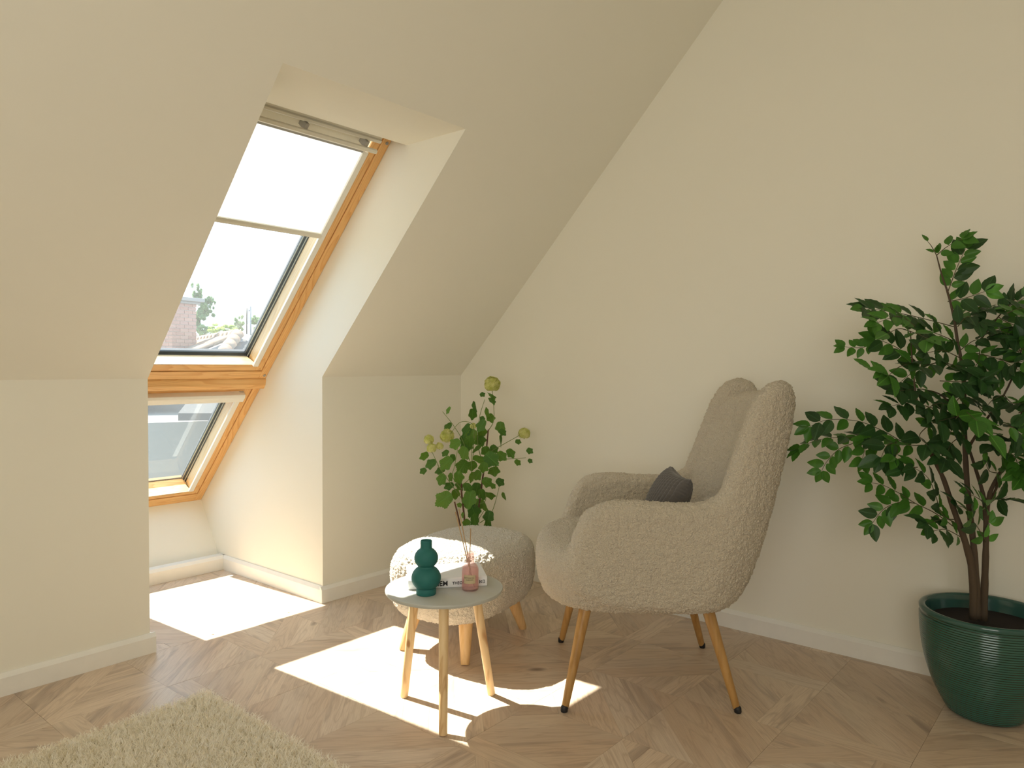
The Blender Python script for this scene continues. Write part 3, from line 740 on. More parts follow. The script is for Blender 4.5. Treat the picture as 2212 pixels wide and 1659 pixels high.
for (tx, ty, tz, bx, by) in ((-0.042,0.022,0.240,0.007,-0.010), (-0.032,0.017,0.248,0.012,-0.004), (0.001,-0.001,0.186,-0.002,0.004)):
    b0 = DC+Vector((bx, by, 0.008)); t0 = DC+Vector((tx, ty, tz)); MB().tube([b0, t0], 0.0014, 8).build('reed', M['reed'], dif, smooth=True)
M['kraft'] = plain('kraft_label', (0.55,0.45,0.28), 0.7)
vd = Vector((-0.73, -0.683, 0)); ang0 = math.atan2(vd.y, vd.x) + math.radians(-3)
def on_bottle(x, z, r=0.0261): a = ang0 + x/r; return DC + Vector((r*math.cos(a), r*math.sin(a), z))
m = MB(); N = 12
for k in range(N):
    x0, x1 = -0.0185+0.037*k/N, -0.0185+0.037*(k+1)/N
    m.add([on_bottle(x0, 0.025), on_bottle(x1, 0.025), on_bottle(x1, 0.0505), on_bottle(x0, 0.0505)], [(0,1,2,3)])
m.build('paper_label', M['kraft'], dif, smooth=True)
for txt, size, zz, n in (('BOTANICAL', 0.0054, 0.0405, 0), ('GARDEN', 0.0054, 0.0345, 0)):
    text_mesh(txt, size, 'lettering', M['ink'], dif, lambda x, y, zz=zz, w=len(txt)*size*0.36: on_bottle(x-w, zz+y, 0.0262), 0.00006, 1.05)
m = MB()
for zz, hw in ((0.0475, 0.0045), (0.0285, 0.006)):
    m.add([on_bottle(-hw, zz, 0.0262), on_bottle(hw, zz, 0.0262), on_bottle(hw, zz+0.0004, 0.0262), on_bottle(-hw, zz+0.0004, 0.0262)], [(0,1,2,3)])
m.build('rule', M['ink'], dif, fix=False)

# ---------------------------------------------------------------- grey ribbed cushion on the armchair
def velvet(name, col):
    t = NT(name); v = t.coords(); b = t.bsdf(t.mix(t.noise(v, 120, 3), col, tuple(1.35*x for x in col)), 0.9, 0.15); b.inputs['Sheen Weight'].default_value = 0.35
    t.bump(t.noise(v, 700, 2), 0.2, 0.0008); return t.m
M['charcoal'] = velvet('charcoal_ribbed_plush', (0.105,0.096,0.088))
def cushion():
    n = 150; half = 0.102; H = 0.054; vs = []; fs = []
    up = Vector((0, -0.48, 1)).normalized()                     # leans with the back
    U = Vector((1, 0, 0)); Nn = U.cross(up)*-1                  # towards the front
    cen = Vector((-0.015, -0.084, 0.602))
    rot = Matrix.Rotation(math.radians(10), 3, 'Z') @ Matrix.Rotation(math.radians(-5), 3, Nn)
    for side in (1, -1):
        for j in range(n+1):
            for i in range(n+1):
                u, w = -1+2*i/n, -1+2*j/n
                pin = 1-0.10*(1-abs(w)**2.2)*abs(u)**3 ; pw = 1-0.10*(1-abs(u)**2.2)*abs(w)**3
                th = (max(0, 1-u*u)**0.42)*(max(0, 1-w*w)**0.42)
                rib = abs(math.sin(PI*(u*1.0+0.03*math.sin(5*w))*7.0)); wv = 0.5+0.5*math.sin(w*48+i*0.21)
                th2 = H*th + (0.0085*math.sqrt(rib)-0.004)*(0.35+0.65*min(1, th*2)) + 0.0012*wv*rib
                p = U*(u*half*pin) + up*(w*half*pw) + Nn*(side*th2 if th > 0 or True else 0)
                if i in (0, n) or j in (0, n): p = U*(u*half*pin)*(1+0.02*math.sin(w*60)) + up*(w*half*pw)*(1+0.02*math.sin(u*50))
                vs.append(cen + rot @ p)
    k = (n+1)*(n+1)
    for s in range(2):
        for j in range(n):
            for i in range(n):
                q = (s*k+j*(n+1)+i, s*k+j*(n+1)+i+1, s*k+(j+1)*(n+1)+i+1, s*k+(j+1)*(n+1)+i); fs.append(q if s == 0 else q[::-1])
    return vs, fs
vs, fs = cushion()
cu = MB(); cu.add([chair_world(p) for p in vs], fs)
o = cu.build('cushion', M['charcoal'], None, smooth=True, fix=False); tag(o, 'charcoal grey ribbed plush cushion leaning on the armchair back', 'cushion')

# ---------------------------------------------------------------- shaggy rug
def rug_mat():
    t = NT('ivory_shag_pile'); at = t.new('Attribute', attribute_name='tuft'); at.attribute_type = 'GEOMETRY'
    v = t.coords(); c = t.ramp(t.noise(v, 55, 2), [(0.3, (0.94,0.89,0.76)), (0.7, (0.98,0.95,0.87))])
    b = t.bsdf(c, 0.75, 0.25); b.inputs['Sheen Weight'].default_value = 0.3
    tl = t.new('BsdfTranslucent'); t.link(c, tl.inputs[0]); mx = t.new('MixShader'); mx.inputs[0].default_value = 0.45
    t.link(b.outputs[0], mx.inputs[1]); t.link(tl.outputs[0], mx.inputs[2]); t.link(mx.outputs[0], t.out.inputs[0]); return t.m
M['shag'] = rug_mat()
RX0, RX1, RY0, RY1 = -0.55, 1.165, -0.25, 2.215
rug = empty('shaggy_rug', ((RX0+RX1)/2, (RY0+RY1)/2, 0), 'ivory long-pile shaggy rug lying on the oak floor', 'rug')
MB().box(RX0, RX1, RY0, RY1, 0.0005, 0.010).build('backing', plain('rug_backing', (0.62,0.56,0.42), 0.9), rug, bevel=0.003)
import numpy as np
rs = np.random.RandomState(3)
def pile(x0, x1, y0, y1, n, keep):
    x = rs.uniform(x0, x1, n); y = rs.uniform(y0, y1, n); k = keep(x, y); x, y = x[k], y[k]; n = len(x)
    # tufts: strands gather towards tuft centres and bend the same way
    cell = 0.011; cx = np.floor(x/cell); cy = np.floor(y/cell)
    h = np.sin(cx*127.1+cy*311.7)*43758.5453; r1 = h-np.floor(h); h = np.sin(cx*269.5+cy*183.3)*43758.5453; r2_ = h-np.floor(h)
    big = np.sin(x*9+1.3*np.sin(y*7))*np.cos(y*11+1.7*np.sin(x*5))
    ang = r1*6.283+rs.normal(0, 0.7, n)+big*0.5; L = 0.030*(0.72+0.36*r2_+0.05*big)*rs.uniform(0.8, 1.1, n); bend = rs.uniform(0.25, 0.95, n)*(0.6+0.6*r2_)
    tcx, tcy = (cx+0.5)*cell, (cy+0.5)*cell; z0 = 0.009
    ts = np.array([0, 0.38, 0.72, 1.0]); W_ = np.array([0.0008, 0.0009, 0.0008, 0.0003])
    V = np.zeros((n, 8, 3)); sa = rs.uniform(0, 6.283, n)
    for k, tt in enumerate(ts):
        off = L*bend*tt**1.8; gx = (tcx-x)*0.35*tt; gy = (tcy-y)*0.35*tt
        wob = (0, 0.0035, -0.003, 0.0025)[k]*np.sin(sa*3+1); px = x+gx+np.cos(ang)*off-np.sin(ang)*wob; py = y+gy+np.sin(ang)*off+np.cos(ang)*wob; pz = z0+L*tt*np.sqrt(np.maximum(0.15, 1-(bend*tt)**2*0.75))
        for e, s in ((0, -1), (1, 1)):
            V[:, 2*k+e, 0] = px+s*np.cos(sa)*W_[k]; V[:, 2*k+e, 1] = py+s*np.sin(sa)*W_[k]; V[:, 2*k+e, 2] = pz
    F = np.array([[0,1,3,2],[2,3,5,4],[4,5,7,6]]); base = (np.arange(n)*8)[:, None, None]
    return V.reshape(-1, 3), (F[None]+base).reshape(-1, 4)
def np_mesh(name, V, F, mat, parent, kind=None):
    V = V - np.array(root_loc(parent)); me = bpy.data.meshes.new(name); nf = len(F)
    me.vertices.add(len(V)); me.vertices.foreach_set('co', V.astype(np.float32).ravel())
    me.loops.add(nf*4); me.loops.foreach_set('vertex_index', F.astype(np.int32).ravel())
    me.polygons.add(nf); me.polygons.foreach_set('loop_start', np.arange(0, nf*4, 4, dtype=np.int32))
    me.polygons.foreach_set('use_smooth', np.ones(nf, dtype=bool)); me.update(calc_edges=True); me.materials.append(mat)
    o = bpy.data.objects.new(name, me); COL.objects.link(o); o.parent = parent
    if kind: o['kind'] = kind
    return o
V1, F1 = pile(RX0+0.01, RX1-0.006, RY0, RY1-0.006, 330000, lambda x, y: (x*0.77+y*0.64 > 1.30))
V2, F2 = pile(RX0+0.01, RX1-0.006, RY0, RY1-0.006, 60000, lambda x, y: (x*0.77+y*0.64 <= 1.30))
print('strands', len(V1)//8, len(V2)//8)
np_mesh('pile', np.vstack([V1, V2]), np.vstack([F1, F2+len(V1)]), M['shag'], rug, 'stuff')
# ---------------------------------------------------------------- plants
def at_px(x, y, depth):
    """the point that the photograph shows at (x, y), depth metres in front of the camera"""
    return Vector((0, 0, 1.05)) + fwd*depth + r2*((x-1106)*depth/F_PX) - u2*((y-829.5)*depth/F_PX)
def leaf_mat(name, col, col2, rough=0.45, trans=0.25):
    t = NT(name); v = t.coords(rnd=True); oi = t.new('ObjectInfo')
    c = t.mix(oi.outputs['Random'], col, col2); c = t.mix(t.ramp(t.noise(v, 30, 3), [(0.3, (0,0,0)), (0.8, (0.35,)*3)]), c, tuple(0.7*x for x in col))
    sx_ = t.new('SeparateXYZ'); tcx_ = t.new('TexCoord'); t.link(tcx_.outputs['Object'], sx_.inputs[0])
    ab_ = t.new('Math', operation='ABSOLUTE'); t.link(sx_.outputs['Y'], ab_.inputs[0])
    mid = t.ramp(ab_.outputs[0], [(0.0, (0.55,)*3), (0.012, (0.35,)*3), (0.022, (0,0,0))])
    m1_ = t.new('Math', operation='MULTIPLY_ADD'); t.link(sx_.outputs['X'], m1_.inputs[0]); m1_.inputs[1].default_value = 8.0
    m2_ = t.new('Math', operation='MULTIPLY'); t.link(ab_.outputs[0], m2_.inputs[0]); m2_.inputs[1].default_value = -9.0; t.link(m2_.outputs[0], m1_.inputs[2])
    fr_ = t.new('Math', operation='FRACT'); t.link(m1_.outputs[0], fr_.inputs[0])
    vein = t.ramp(fr_.outputs[0], [(0.0, (0.22,)*3), (0.08, (0,0,0)), (0.92, (0,0,0)), (1.0, (0.22,)*3)])
    c = t.mix(mid, c, tuple(min(1, 2.6*x+0.02) for x in col)); c = t.mix(vein, c, tuple(min(1, 2.2*x+0.01) for x in col))
    b = t.bsdf(c, rough, 0.35); tl = t.new('BsdfTranslucent'); c3 = t.mix(0.5, c, (0.12,0.22,0.02)); t.link(c3, tl.inputs[0])
    mx = t.new('MixShader'); mx.inputs[0].default_value = trans; t.link(b.outputs[0], mx.inputs[1]); t.link(tl.outputs[0], mx.inputs[2]); t.link(mx.outputs[0], t.out.inputs[0]); return t.m
M['leaf_dark'] = leaf_mat('dark_green_leaf', (0.022,0.060,0.018), (0.030,0.095,0.022), 0.42, 0.15)
M['leaf_bright'] = leaf_mat('fresh_green_leaf', (0.060,0.190,0.022), (0.045,0.150,0.020), 0.42, 0.2)
M['vib_leaf'] = leaf_mat('viburnum_leaf', (0.050,0.150,0.022), (0.150,0.300,0.035), 0.5, 0.35)
M['bark'] = plain('brown_bark', (0.085,0.058,0.034), 0.85)
M['twig'] = plain('green_brown_twig', (0.085,0.075,0.03), 0.7)
M['green_stem'] = plain('pale_green_stem', (0.17,0.24,0.06), 0.6)
M['cane'] = plain('reddish_brown_cane', (0.11,0.045,0.022), 0.6)
def ovate(seed, L=1.0, Wd=0.62):
    """one ovate pointed leaf along +x, base at origin, folded along the midrib"""
    r = random.Random(seed); nx, ny = 9, 3; vs = []; fs = []
    fold = r.uniform(0.18, 0.42); curl = r.uniform(-0.10, 0.28); tw = r.uniform(-0.25, 0.25)
    for i in range(nx+1):
        t = i/nx; w = Wd/2*(math.sin(PI*min(1, t*1.0)**0.78)**0.82)*(1-0.12*t); w = max(w, 0.004)
        for j in range(-ny, ny+1):
            s = j/ny; y = s*w; z = fold*abs(y) - curl*t*t*0.5 + tw*y*t + 0.012*math.sin(t*26)*abs(s)
            vs.append((t*L, y, z))
    m = 2*ny+1
    for i in range(nx):
        for j in range(m-1): fs.append((i*m+j, (i+1)*m+j, (i+1)*m+j+1, i*m+j+1))
    return vs, fs
def lobed(seed):
    """three-lobed toothed leaf along +x"""
    r = random.Random(seed); out = []; N = 46
    for k in range(N+1):
        a = -2.55+5.1*k/N
        rad = 0.40+0.14*max(0, math.cos(a*1.0))**2 + 0.15*math.exp(-((abs(a)-1.0)/0.30)**2) + 0.14*math.exp(-(a/0.30)**2)
        rad *= 1+0.045*(1 if k % 2 else -1)
        out.append((0.36+rad*math.cos(a), rad*math.sin(a)*0.92))
    pts = [(0.0, 0.0)] + out
    curl = r.uniform(0.1, 0.5); fold = r.uniform(0.05, 0.3); tw = r.uniform(-0.3, 0.3)
    Z = lambda x, y: -curl*x*x*0.5 + fold*abs(y) - 0.25*y*y + tw*x*y
    vs = [(0.36, 0, Z(0.36, 0))]; fs = []
    ring1 = [(0.36+(x-0.36)*0.55, y*0.55) for x, y in pts]; n = len(pts)
    vs += [(x, y, Z(x, y)+0.015*math.sin(i*1.3)) for i, (x, y) in enumerate(ring1)]; vs += [(x, y, Z(x, y)) for x, y in pts]
    for i in range(n):
        j = (i+1) % n; fs.append((0, 1+i, 1+j)); fs.append((1+i, 1+n+i, 1+n+j, 1+j))
    return vs, fs
def leaf_meshes(gen, n, mat, name='leaf'):
    out = []
    for k in range(n):
        vs, fs = gen(k*13+5); me = bpy.data.meshes.new(name); me.from_pydata(vs, [], fs); me.materials.append(mat)
        me.polygons.foreach_set('use_smooth', [True]*len(me.polygons)); me.update(); out.append(me)
    return out
def frame(d, n):
    d = d.normalized(); n = (n - d*n.dot(d)).normalized(); s = n.cross(d)
    return Matrix(((d.x, s.x, n.x), (d.y, s.y, n.y), (d.z, s.z, n.z)))
class Foliage:
    def __init__(s, root, limit, extra_name): s.root = root; s.items = []; s.limit = limit; s.extra = extra_name
    def add(s, mesh, pos, d, n, size): s.items.append((mesh, Vector(pos), frame(d, n), size))
    def finish(s):
        off = root_loc(s.root); scored = []
        for it in s.items:
            q = seen_px(*(it[1]+it[2] @ Vector((it[3]*0.5, 0, 0)))); sc = it[3]/q[2] if q and 0 < q[0] < 2212 else 0
            scored.append((sc, it))
        scored.sort(key=lambda t: -t[0]); mb = MB()
        for k, (sc, (me, p, R, size)) in enumerate(scored):
            if k < s.limit and sc > 0:
                o = bpy.data.objects.new('leaf', me); COL.objects.link(o); o.parent = s.root
                o.matrix_local = Matrix.Translation(p-off) @ R.to_4x4() @ Matrix.Scale(size, 4)
            else:
                mb.add([p + R @ (v.co*size) for v in me.vertices], [tuple(f.vertices) for f in me.polygons])
        if mb.v:
            o = mb.build(s.extra, scored[0][1][0].materials[0], s.root, smooth=True, kind='stuff', fix=False)
CAMV = -fwd

# --- tall potted plant
PC = Vector((2.636, 0.320, 0)); PR = 0.181
plant = empty('potted_plant', PC, 'tall leafy indoor tree in a ribbed teal glazed pot', 'plant')
t = NT('teal_ribbed_glaze'); v = t.coords(); sp_ = t.new('SeparateXYZ'); t.link(v, sp_.inputs[0])
mz = t.new('Math', operation='MULTIPLY'); t.link(sp_.outputs['Z'], mz.inputs[0]); mz.inputs[1].default_value = 2*PI/0.0072
sn = t.new('Math', operation='SINE'); t.link(mz.outputs[0], sn.inputs[0])
stp = t.new('Mapping'); t.link(v, stp.inputs[0]); stp.inputs['Scale'].default_value = (7, 7, 60)
band_noise = t.noise(stp.outputs[0], 1.0, 3, 0.6); ww = t.new('Math', operation='ADD'); t.link(sn.outputs[0], ww.inputs[0]); t.link(band_noise, ww.inputs[1])
msk = t.ramp(ww.outputs[0], [(0.0, (1,)*3), (0.12, (0,0,0))]);  # darker bands repeat with the ribs, broken up by noise
gz = t.mix(t.noise(v, 5, 2), (0.022,0.090,0.070), (0.034,0.120,0.092)); gz = t.mix(msk, gz, (0.014,0.035,0.022))
t.bsdf(gz, 0.16, 0.6); M['glaze'] = t.m
M['glaze_rim'] = plain('teal_glaze', (0.032,0.095,0.080), 0.14, 0.6)
M['soil'] = plain('dark_soil', (0.012,0.006,0.005), 0.95)
PH = 0.315
def pot_r(z):
    u = z/PH; return 0.097 + (PR-0.097)*(1-(1-u)**2.35)**0.92 if u < 1 else PR
pp = [(0.0001, 0.0), (0.090, 0.0), (0.096, 0.004)]
z = 0.008
while z < PH-0.022:
    pp.append((pot_r(z)+0.0009*math.cos(2*PI*z/0.0072), z)); z += 0.0018
pp += [(PR-0.0035, PH-0.022), (PR-0.0018, PH-0.018), (PR+0.0005, PH-0.010)]
MB().lathe(pp, PC, 96, close=False).build('pot', M['glaze'], plant, smooth=True)
MB().lathe([(PR+0.0005, PH-0.010), (PR+0.001, PH-0.004), (PR-0.002, PH), (PR-0.008, PH+0.0015), (PR-0.016, PH), (PR-0.0195, PH-0.005), (PR-0.021, PH-0.02), (PR-0.030, PH-0.06), (PR-0.04, PH-0.09)], PC, 96, close=False).build('rim', M['glaze_rim'], plant, smooth=True)
m = MB(); m.lathe([(0.0001, PH-0.040), (0.05, PH-0.041), (0.10, PH-0.040), (PR-0.024, PH-0.043)], PC, 48, close=False); m.build('soil', M['soil'], plant, smooth=True)
PD = 2.235
def pz(*pts): return [(1700+x/2.305, 480+y/2.305) for x, y in pts]
def curve3(px, d0, d1, sub=4):
    P = [at_px(x, y, d0+(d1-d0)*i/(len(px)-1)) for i, (x, y) in enumerate(px)]; out = []
    for i in range(len(P)-1):
        p0, p1, p2_, p3 = P[max(i-1, 0)], P[i], P[i+1], P[min(i+2, len(P)-1)]
        for s in range(sub):
            t = s/sub; out.append(0.5*((2*p1)+(p2_-p0)*t+(2*p0-5*p1+4*p2_-p3)*t*t+(3*p1-p0-3*p2_+p3)*t**3))
    out.append(P[-1]); return out
def stem(px, d0, d1, r0, r1, name, mat, parent, sub=4, n=8):
    P = curve3(px, d0, d1, sub); k = len(P)-1
    MB().tube(P, [(r0+(r1-r0)*i/k)*(1+0.06*math.sin(i*2.1)) for i in range(k+1)], n).build(name, mat, parent, smooth=True); return P
tr = [
 ([(2104,1338),(2101,1240)]+pz((890,1600),(830,1430),(780,1280),(740,1200),(690,1110)), 2.24, 2.20, 0.0125, 0.004),
 ([(2111,1336),(2109,1262)]+pz((928,1600),(905,1400),(890,1200),(885,1050),(880,780),(870,700),(850,600),(830,470),(800,350),(770,260),(745,165)), 2.235, 2.28, 0.0105, 0.0016),
 ([(2124,1340),(2127,1260)]+pz((990,1620),(990,1470),(975,1350),(930,1200),(900,1110)), 2.25, 2.25, 0.0115, 0.003),
 (pz((992,1480),(1010,1350),(1060,1250),(1110,1150),(1150,1000),(1200,880),(1260,700)), 2.25, 2.15, 0.007, 0.002),
 (pz((740,1200),(700,1000),(650,900),(630,760),(620,640),(615,545)), 2.20, 2.12, 0.004, 0.0014),
 (pz((880,800),(930,640),(990,550),(1070,450),(1150,370)), 2.27, 2.3, 0.004, 0.0014),
 (pz((885,980),(780,870),(720,840)), 2.24, 2.2, 0.004, 0.0014),
 (pz((1060,1250),(1040,1330),(1000,1400)), 2.2, 2.25, 0.004, 0.003),
 (pz((905,1120),(980,1000),(1080,860),(1150,700),(1180,560)), 2.25, 2.2, 0.0045, 0.0014),
]
for px, d0, d1, r0, r1 in tr: stem(px, d0, d1, r0, r1, 'trunk' if r0 > 0.01 else 'branch', M['bark'], plant)
dark = leaf_meshes(lambda s: ovate(s), 8, M['leaf_dark']); brt = leaf_meshes(lambda s: ovate(s+99), 4, M['leaf_bright'])
fol = Foliage(plant, 292, 'foliage'); rg = random.Random(5)
def frond(px, d0, d1, n_pairs, size, meshes, nbias=None, r=rg, twig=True):
    P = curve3(px, d0, d1, 6); k = len(P)-1
    if twig: MB().tube(P, [0.0016-0.0009*i/k for i in range(k+1)], 5).build('twig', M['twig'], plant, smooth=True)
    nb = nbias or (CAMV*r.uniform(0.6, 1.3) + Vector((0, 0, r.uniform(0.2, 1.0))) + Vector((r.uniform(-.4, .4), r.uniform(-.4, .4), 0)))
    for i in range(n_pairs):
        u = 0.16+0.80*i/max(1, n_pairs-1); j = min(k-1, int(u*k)); p = P[j].lerp(P[j+1], u*k-j); tdir = (P[j+1]-P[j]).normalized()
        nn = (nb - tdir*nb.dot(tdir)).normalized(); side = nn.cross(tdir)
        for s in (-1, 1):
            a = math.radians(r.uniform(46, 66))*(0.8 if i == n_pairs-1 else 1)
            d = tdir*math.cos(a) + side*s*math.sin(a) + nn*r.uniform(-0.25, 0.12)
            sz = 1.16*size*r.uniform(0.82, 1.12)*(0.82 if i == 0 else 1)
            fol.add(r.choice(meshes), p + d.normalized()*0.003 + tdir*r.uniform(-.003, .003), d, nn + side*s*r.uniform(-0.1, 0.45) + Vector((r.uniform(-.15,.15),)*3), sz)
    fol.add(r.choice(meshes), P[-1], P[-1]-P[-2], nb, size)
S_ = 0.052
FR = [
 (pz((800,350),(845,230),(890,130)), 2.28, 2.26, 6, 0.048, dark), (pz((745,165),(800,120),(870,85)), 2.28, 2.24, 3, 0.045, brt),
 (pz((745,165),(720,120),(700,95)), 2.28, 2.3, 1, 0.030, brt), (pz((800,395),(880,380),(985,345)), 2.3, 2.25, 4, S_, dark),
 (pz((850,470),(930,440),(1030,435)), 2.3, 2.24, 4, S_, dark), (pz((830,520),(640,470),(480,440),(385,432)), 2.28, 2.2, 9, S_, dark),
 (pz((640,520),(560,470),(450,500)), 2.14, 2.1, 5, 0.048, brt), (pz((640,690),(540,620),(440,580)), 2.2, 2.22, 5, S_, dark),
 (pz((430,600),(370,625),(290,620)), 2.22, 2.25, 4, 0.034, dark), (pz((618,545),(560,530),(500,555)), 2.12, 2.06, 1, 0.060, brt),
 (pz((618,545),(660,560),(700,580)), 2.12, 2.06, 2, 0.056, brt), (pz((640,700),(560,720),(505,765)), 2.13, 2.05, 2, 0.062, brt),
 (pz((505,765),(450,745),(420,730)), 2.05, 2.05, 1, 0.058, brt), (pz((740,700),(640,740),(560,800)), 2.2, 2.2, 4, S_, dark),
 (pz((850,600),(760,560),(690,540)), 2.25, 2.2, 4, 0.058, dark), (pz((870,680),(780,640),(700,650)), 2.22, 2.1, 4, 0.060, dark),
 (pz((870,720),(760,700),(660,720)), 2.2, 2.05, 4, 0.060, dark), (pz((860,640),(930,590),(1000,580)), 2.25, 2.2, 3, 0.056, dark),
 (pz((850,520),(900,470),(960,500)), 2.25, 2.2, 3, 0.056, dark), (pz((760,790),(860,795),(960,795)), 2.2, 2.15, 5, S_, dark),
 (pz((930,650),(1050,680),(1160,740)), 2.25, 2.15, 5, 0.055, dark), (pz((1060,680),(1120,700),(1180,690)), 2.2, 2.1, 3, 0.05, dark),
 (pz((1050,470),(1100,500),(1175,525)), 2.3, 2.25, 4, 0.055, dark), (pz((1070,450),(1120,410),(1180,380)), 2.3, 2.25, 4, 0.055, dark),
 (pz((990,550),(1060,540),(1150,580)), 2.3, 2.2, 4, 0.055, dark), (pz((720,840),(650,830),(560,840)), 2.2, 2.15, 4, S_, dark),
 (pz((740,930),(620,900),(520,915)), 2.2, 2.12, 5, S_, dark), (pz((850,930),(770,900),(690,930)), 2.2, 2.1, 4, S_, dark),
 (pz((880,960),(800,980),(720,1000)), 2.2, 2.1, 4, 0.056, dark), (pz((720,1000),(660,1060),(700,1110)), 2.18, 2.1, 3, 0.056, dark),
 (pz((885,1060),(820,1100),(790,1180)), 2.2, 2.1, 3, 0.060, dark), (pz((885,1040),(830,1020),(800,1090)), 2.22, 2.16, 3, 0.058, dark),
 (pz((690,1110),(600,1105),(480,1040),(350,990),(200,985),(110,1020)), 2.22, 2.28, 9, 0.050, dark),
 (pz((600,1105),(450,1080),(300,1070),(150,1085),(60,1130)), 2.22, 2.3, 8, 0.048, dark),
 (pz((400,1060),(330,1100),(260,1130),(200,1190),(172,1240)), 2.26, 2.3, 6, 0.042, dark),
 (pz((560,1100),(500,1110),(470,1170)), 2.2, 2.18, 3, 0.054, dark), (pz((440,1050),(400,1100),(375,1180)), 2.24, 2.24, 4, 0.042, dark),
 (pz((520,1100),(550,1130),(540,1170)), 2.2, 2.16, 2, 0.052, dark),
 (pz((848,1530),(740,1450),(640,1400),(560,1350),(480,1310),(420,1298)), 2.22, 2.22, 6, 0.042, dark),
 (pz((640,1400),(560,1395),(480,1430),(425,1500)), 2.22, 2.24, 6, 0.044, dark), (pz((842,1500),(770,1450),(740,1360),(700,1270),(620,1215)), 2.18, 2.14, 6, 0.048, dark),
 (pz((650,1220),(600,1225),(565,1235)), 2.15, 2.14, 1, 0.052, dark), (pz((870,1570),(790,1530),(720,1540)), 2.2, 2.12, 4, 0.050, dark),
 (pz((830,1480),(770,1480),(700,1500)), 2.2, 2.12, 2, 0.052, dark), (pz((905,1440),(880,1420),(850,1410)), 2.2, 2.15, 2, 0.052, dark),
 (pz((990,1590),(950,1520),(920,1480)), 2.24, 2.2, 3, 0.048, dark), (pz((990,1600),(1000,1540),(1010,1500)), 2.25, 2.25, 2, 0.042, dark),
 (pz((990,1420),(1040,1380),(1110,1380)), 2.2, 2.1, 5, 0.050, dark), (pz((990,1420),(960,1380),(900,1350)), 2.2, 2.1, 4, 0.048, dark),
 (pz((1060,1250),(1100,1220),(1170,1240)), 2.18, 2.1, 5, 0.048, brt), (pz((1060,1250),(1010,1240),(990,1200)), 2.2, 2.15, 3, 0.05, dark),
 (pz((1110,1150),(1140,1180),(1170,1280)), 2.15, 2.1, 5, 0.046, brt), (pz((1080,860),(1120,900),(1170,900)), 2.2, 2.12, 4, 0.055, dark),
 (pz((1080,860),(1030,880),(1000,910)), 2.2, 2.12, 3, 0.055, dark), (pz((1050,960),(1000,940),(950,920)), 2.2, 2.12, 3, 0.055, dark),
 (pz((1100,1000),(1140,1020),(1190,1010)), 2.2, 2.1, 4, 0.055, dark), (pz((1060,1060),(1100,1080),(1160,1110)), 2.2, 2.1, 4, 0.055, dark),
 (pz((980,1000),(1010,1060),(1030,1110)), 2.18, 2.1, 3, 0.055, dark), (pz((960,640),(950,700),(910,740)), 2.24, 2.2, 3, 0.056, dark),
 (pz((1080,760),(1020,760),(960,780)), 2.2, 2.14, 4, 0.054, dark), (pz((1150,700),(1160,620),(1190,560)), 2.2, 2.2, 4, 0.052, dark),
 (pz((840,980),(880,940),(930,975)), 2.1, 2.04, 1, 0.070, brt), (pz((930,975),(970,1010),(1010,1060)), 2.04, 2.0, 1, 0.072, brt),
 (pz((870,860),(840,900),(830,960)), 2.24, 2.2, 3, 0.054, dark), (pz((1000,450),(960,420),(920,470)), 2.3, 2.3, 3, 0.05, dark),
]
for f in FR: frond(*f)
for k in range(26):   # the side of the crown beyond the edge of the photograph
    x = rg.uniform(1080, 1500); y = rg.uniform(430, 1380); x1 = x+rg.uniform(60, 170); y1 = y+rg.uniform(-90, 90)
    frond(pz((x, y), ((x+x1)/2, (y+y1)/2-20), (x1, y1)), rg.uniform(2.0, 2.3), rg.uniform(1.95, 2.25), 5, 0.052, dark)
# nothing may poke through the gable wall
fol.items = [it for it in fol.items if (it[1] + it[2] @ Vector((it[3], 0, 0))).x < XG-0.004 and it[1].x < XG-0.004]
fol.finish()

# --- flowering branches in the corner
VB = Vector((2.43, 2.36, 0)); vib = empty('flowering_branches', VB, 'leafy guelder rose branches with yellow-green flower balls in the corner', 'plant')
def vz(*pts): return [(880+x/4.607, 800+y/4.607) for x, y in pts]
VD = 3.36
M['stone'] = plain('pale_stoneware', (0.55,0.52,0.46), 0.6)
MB().lathe([(0.0001,0.0),(0.075,0.0),(0.085,0.006),(0.10,0.06),(0.10,0.14),(0.08,0.20),(0.055,0.235),(0.052,0.26),(0.058,0.272),(0.050,0.270),(0.044,0.24),(0.06,0.21),(0.085,0.14),(0.07,0.02),(0.0001,0.015)], VB, 40, close=False).build('vase', M['stone'], vib, smooth=True)
for px, d0, d1, r0, r1 in [
  (vz((805,590),(785,800),(765,960),(720,1290),(695,1540))+[(1038,1190)], 3.36, 3.38, 0.0032, 0.0050),
  (vz((540,1130),(540,1230),(565,1450),(575,1560))+[(1018,1190)], 3.30, 3.34, 0.0040, 0.0045),
  (vz((470,1310),(500,1430),(530,1560))+[(1005,1180),(1015,1200)], 3.28, 3.34, 0.0032, 0.0040)]:
    P = curve3(px, d0, d1, 5); P.append(VB+Vector((0, 0, 0.25))); P.append(VB+Vector((0.01, 0, 0.05))); k = len(P)-1
    MB().tube(P, [r0+(r1-r0)*i/k for i in range(k+1)], 8).build('cane', M['cane'], vib, smooth=True)
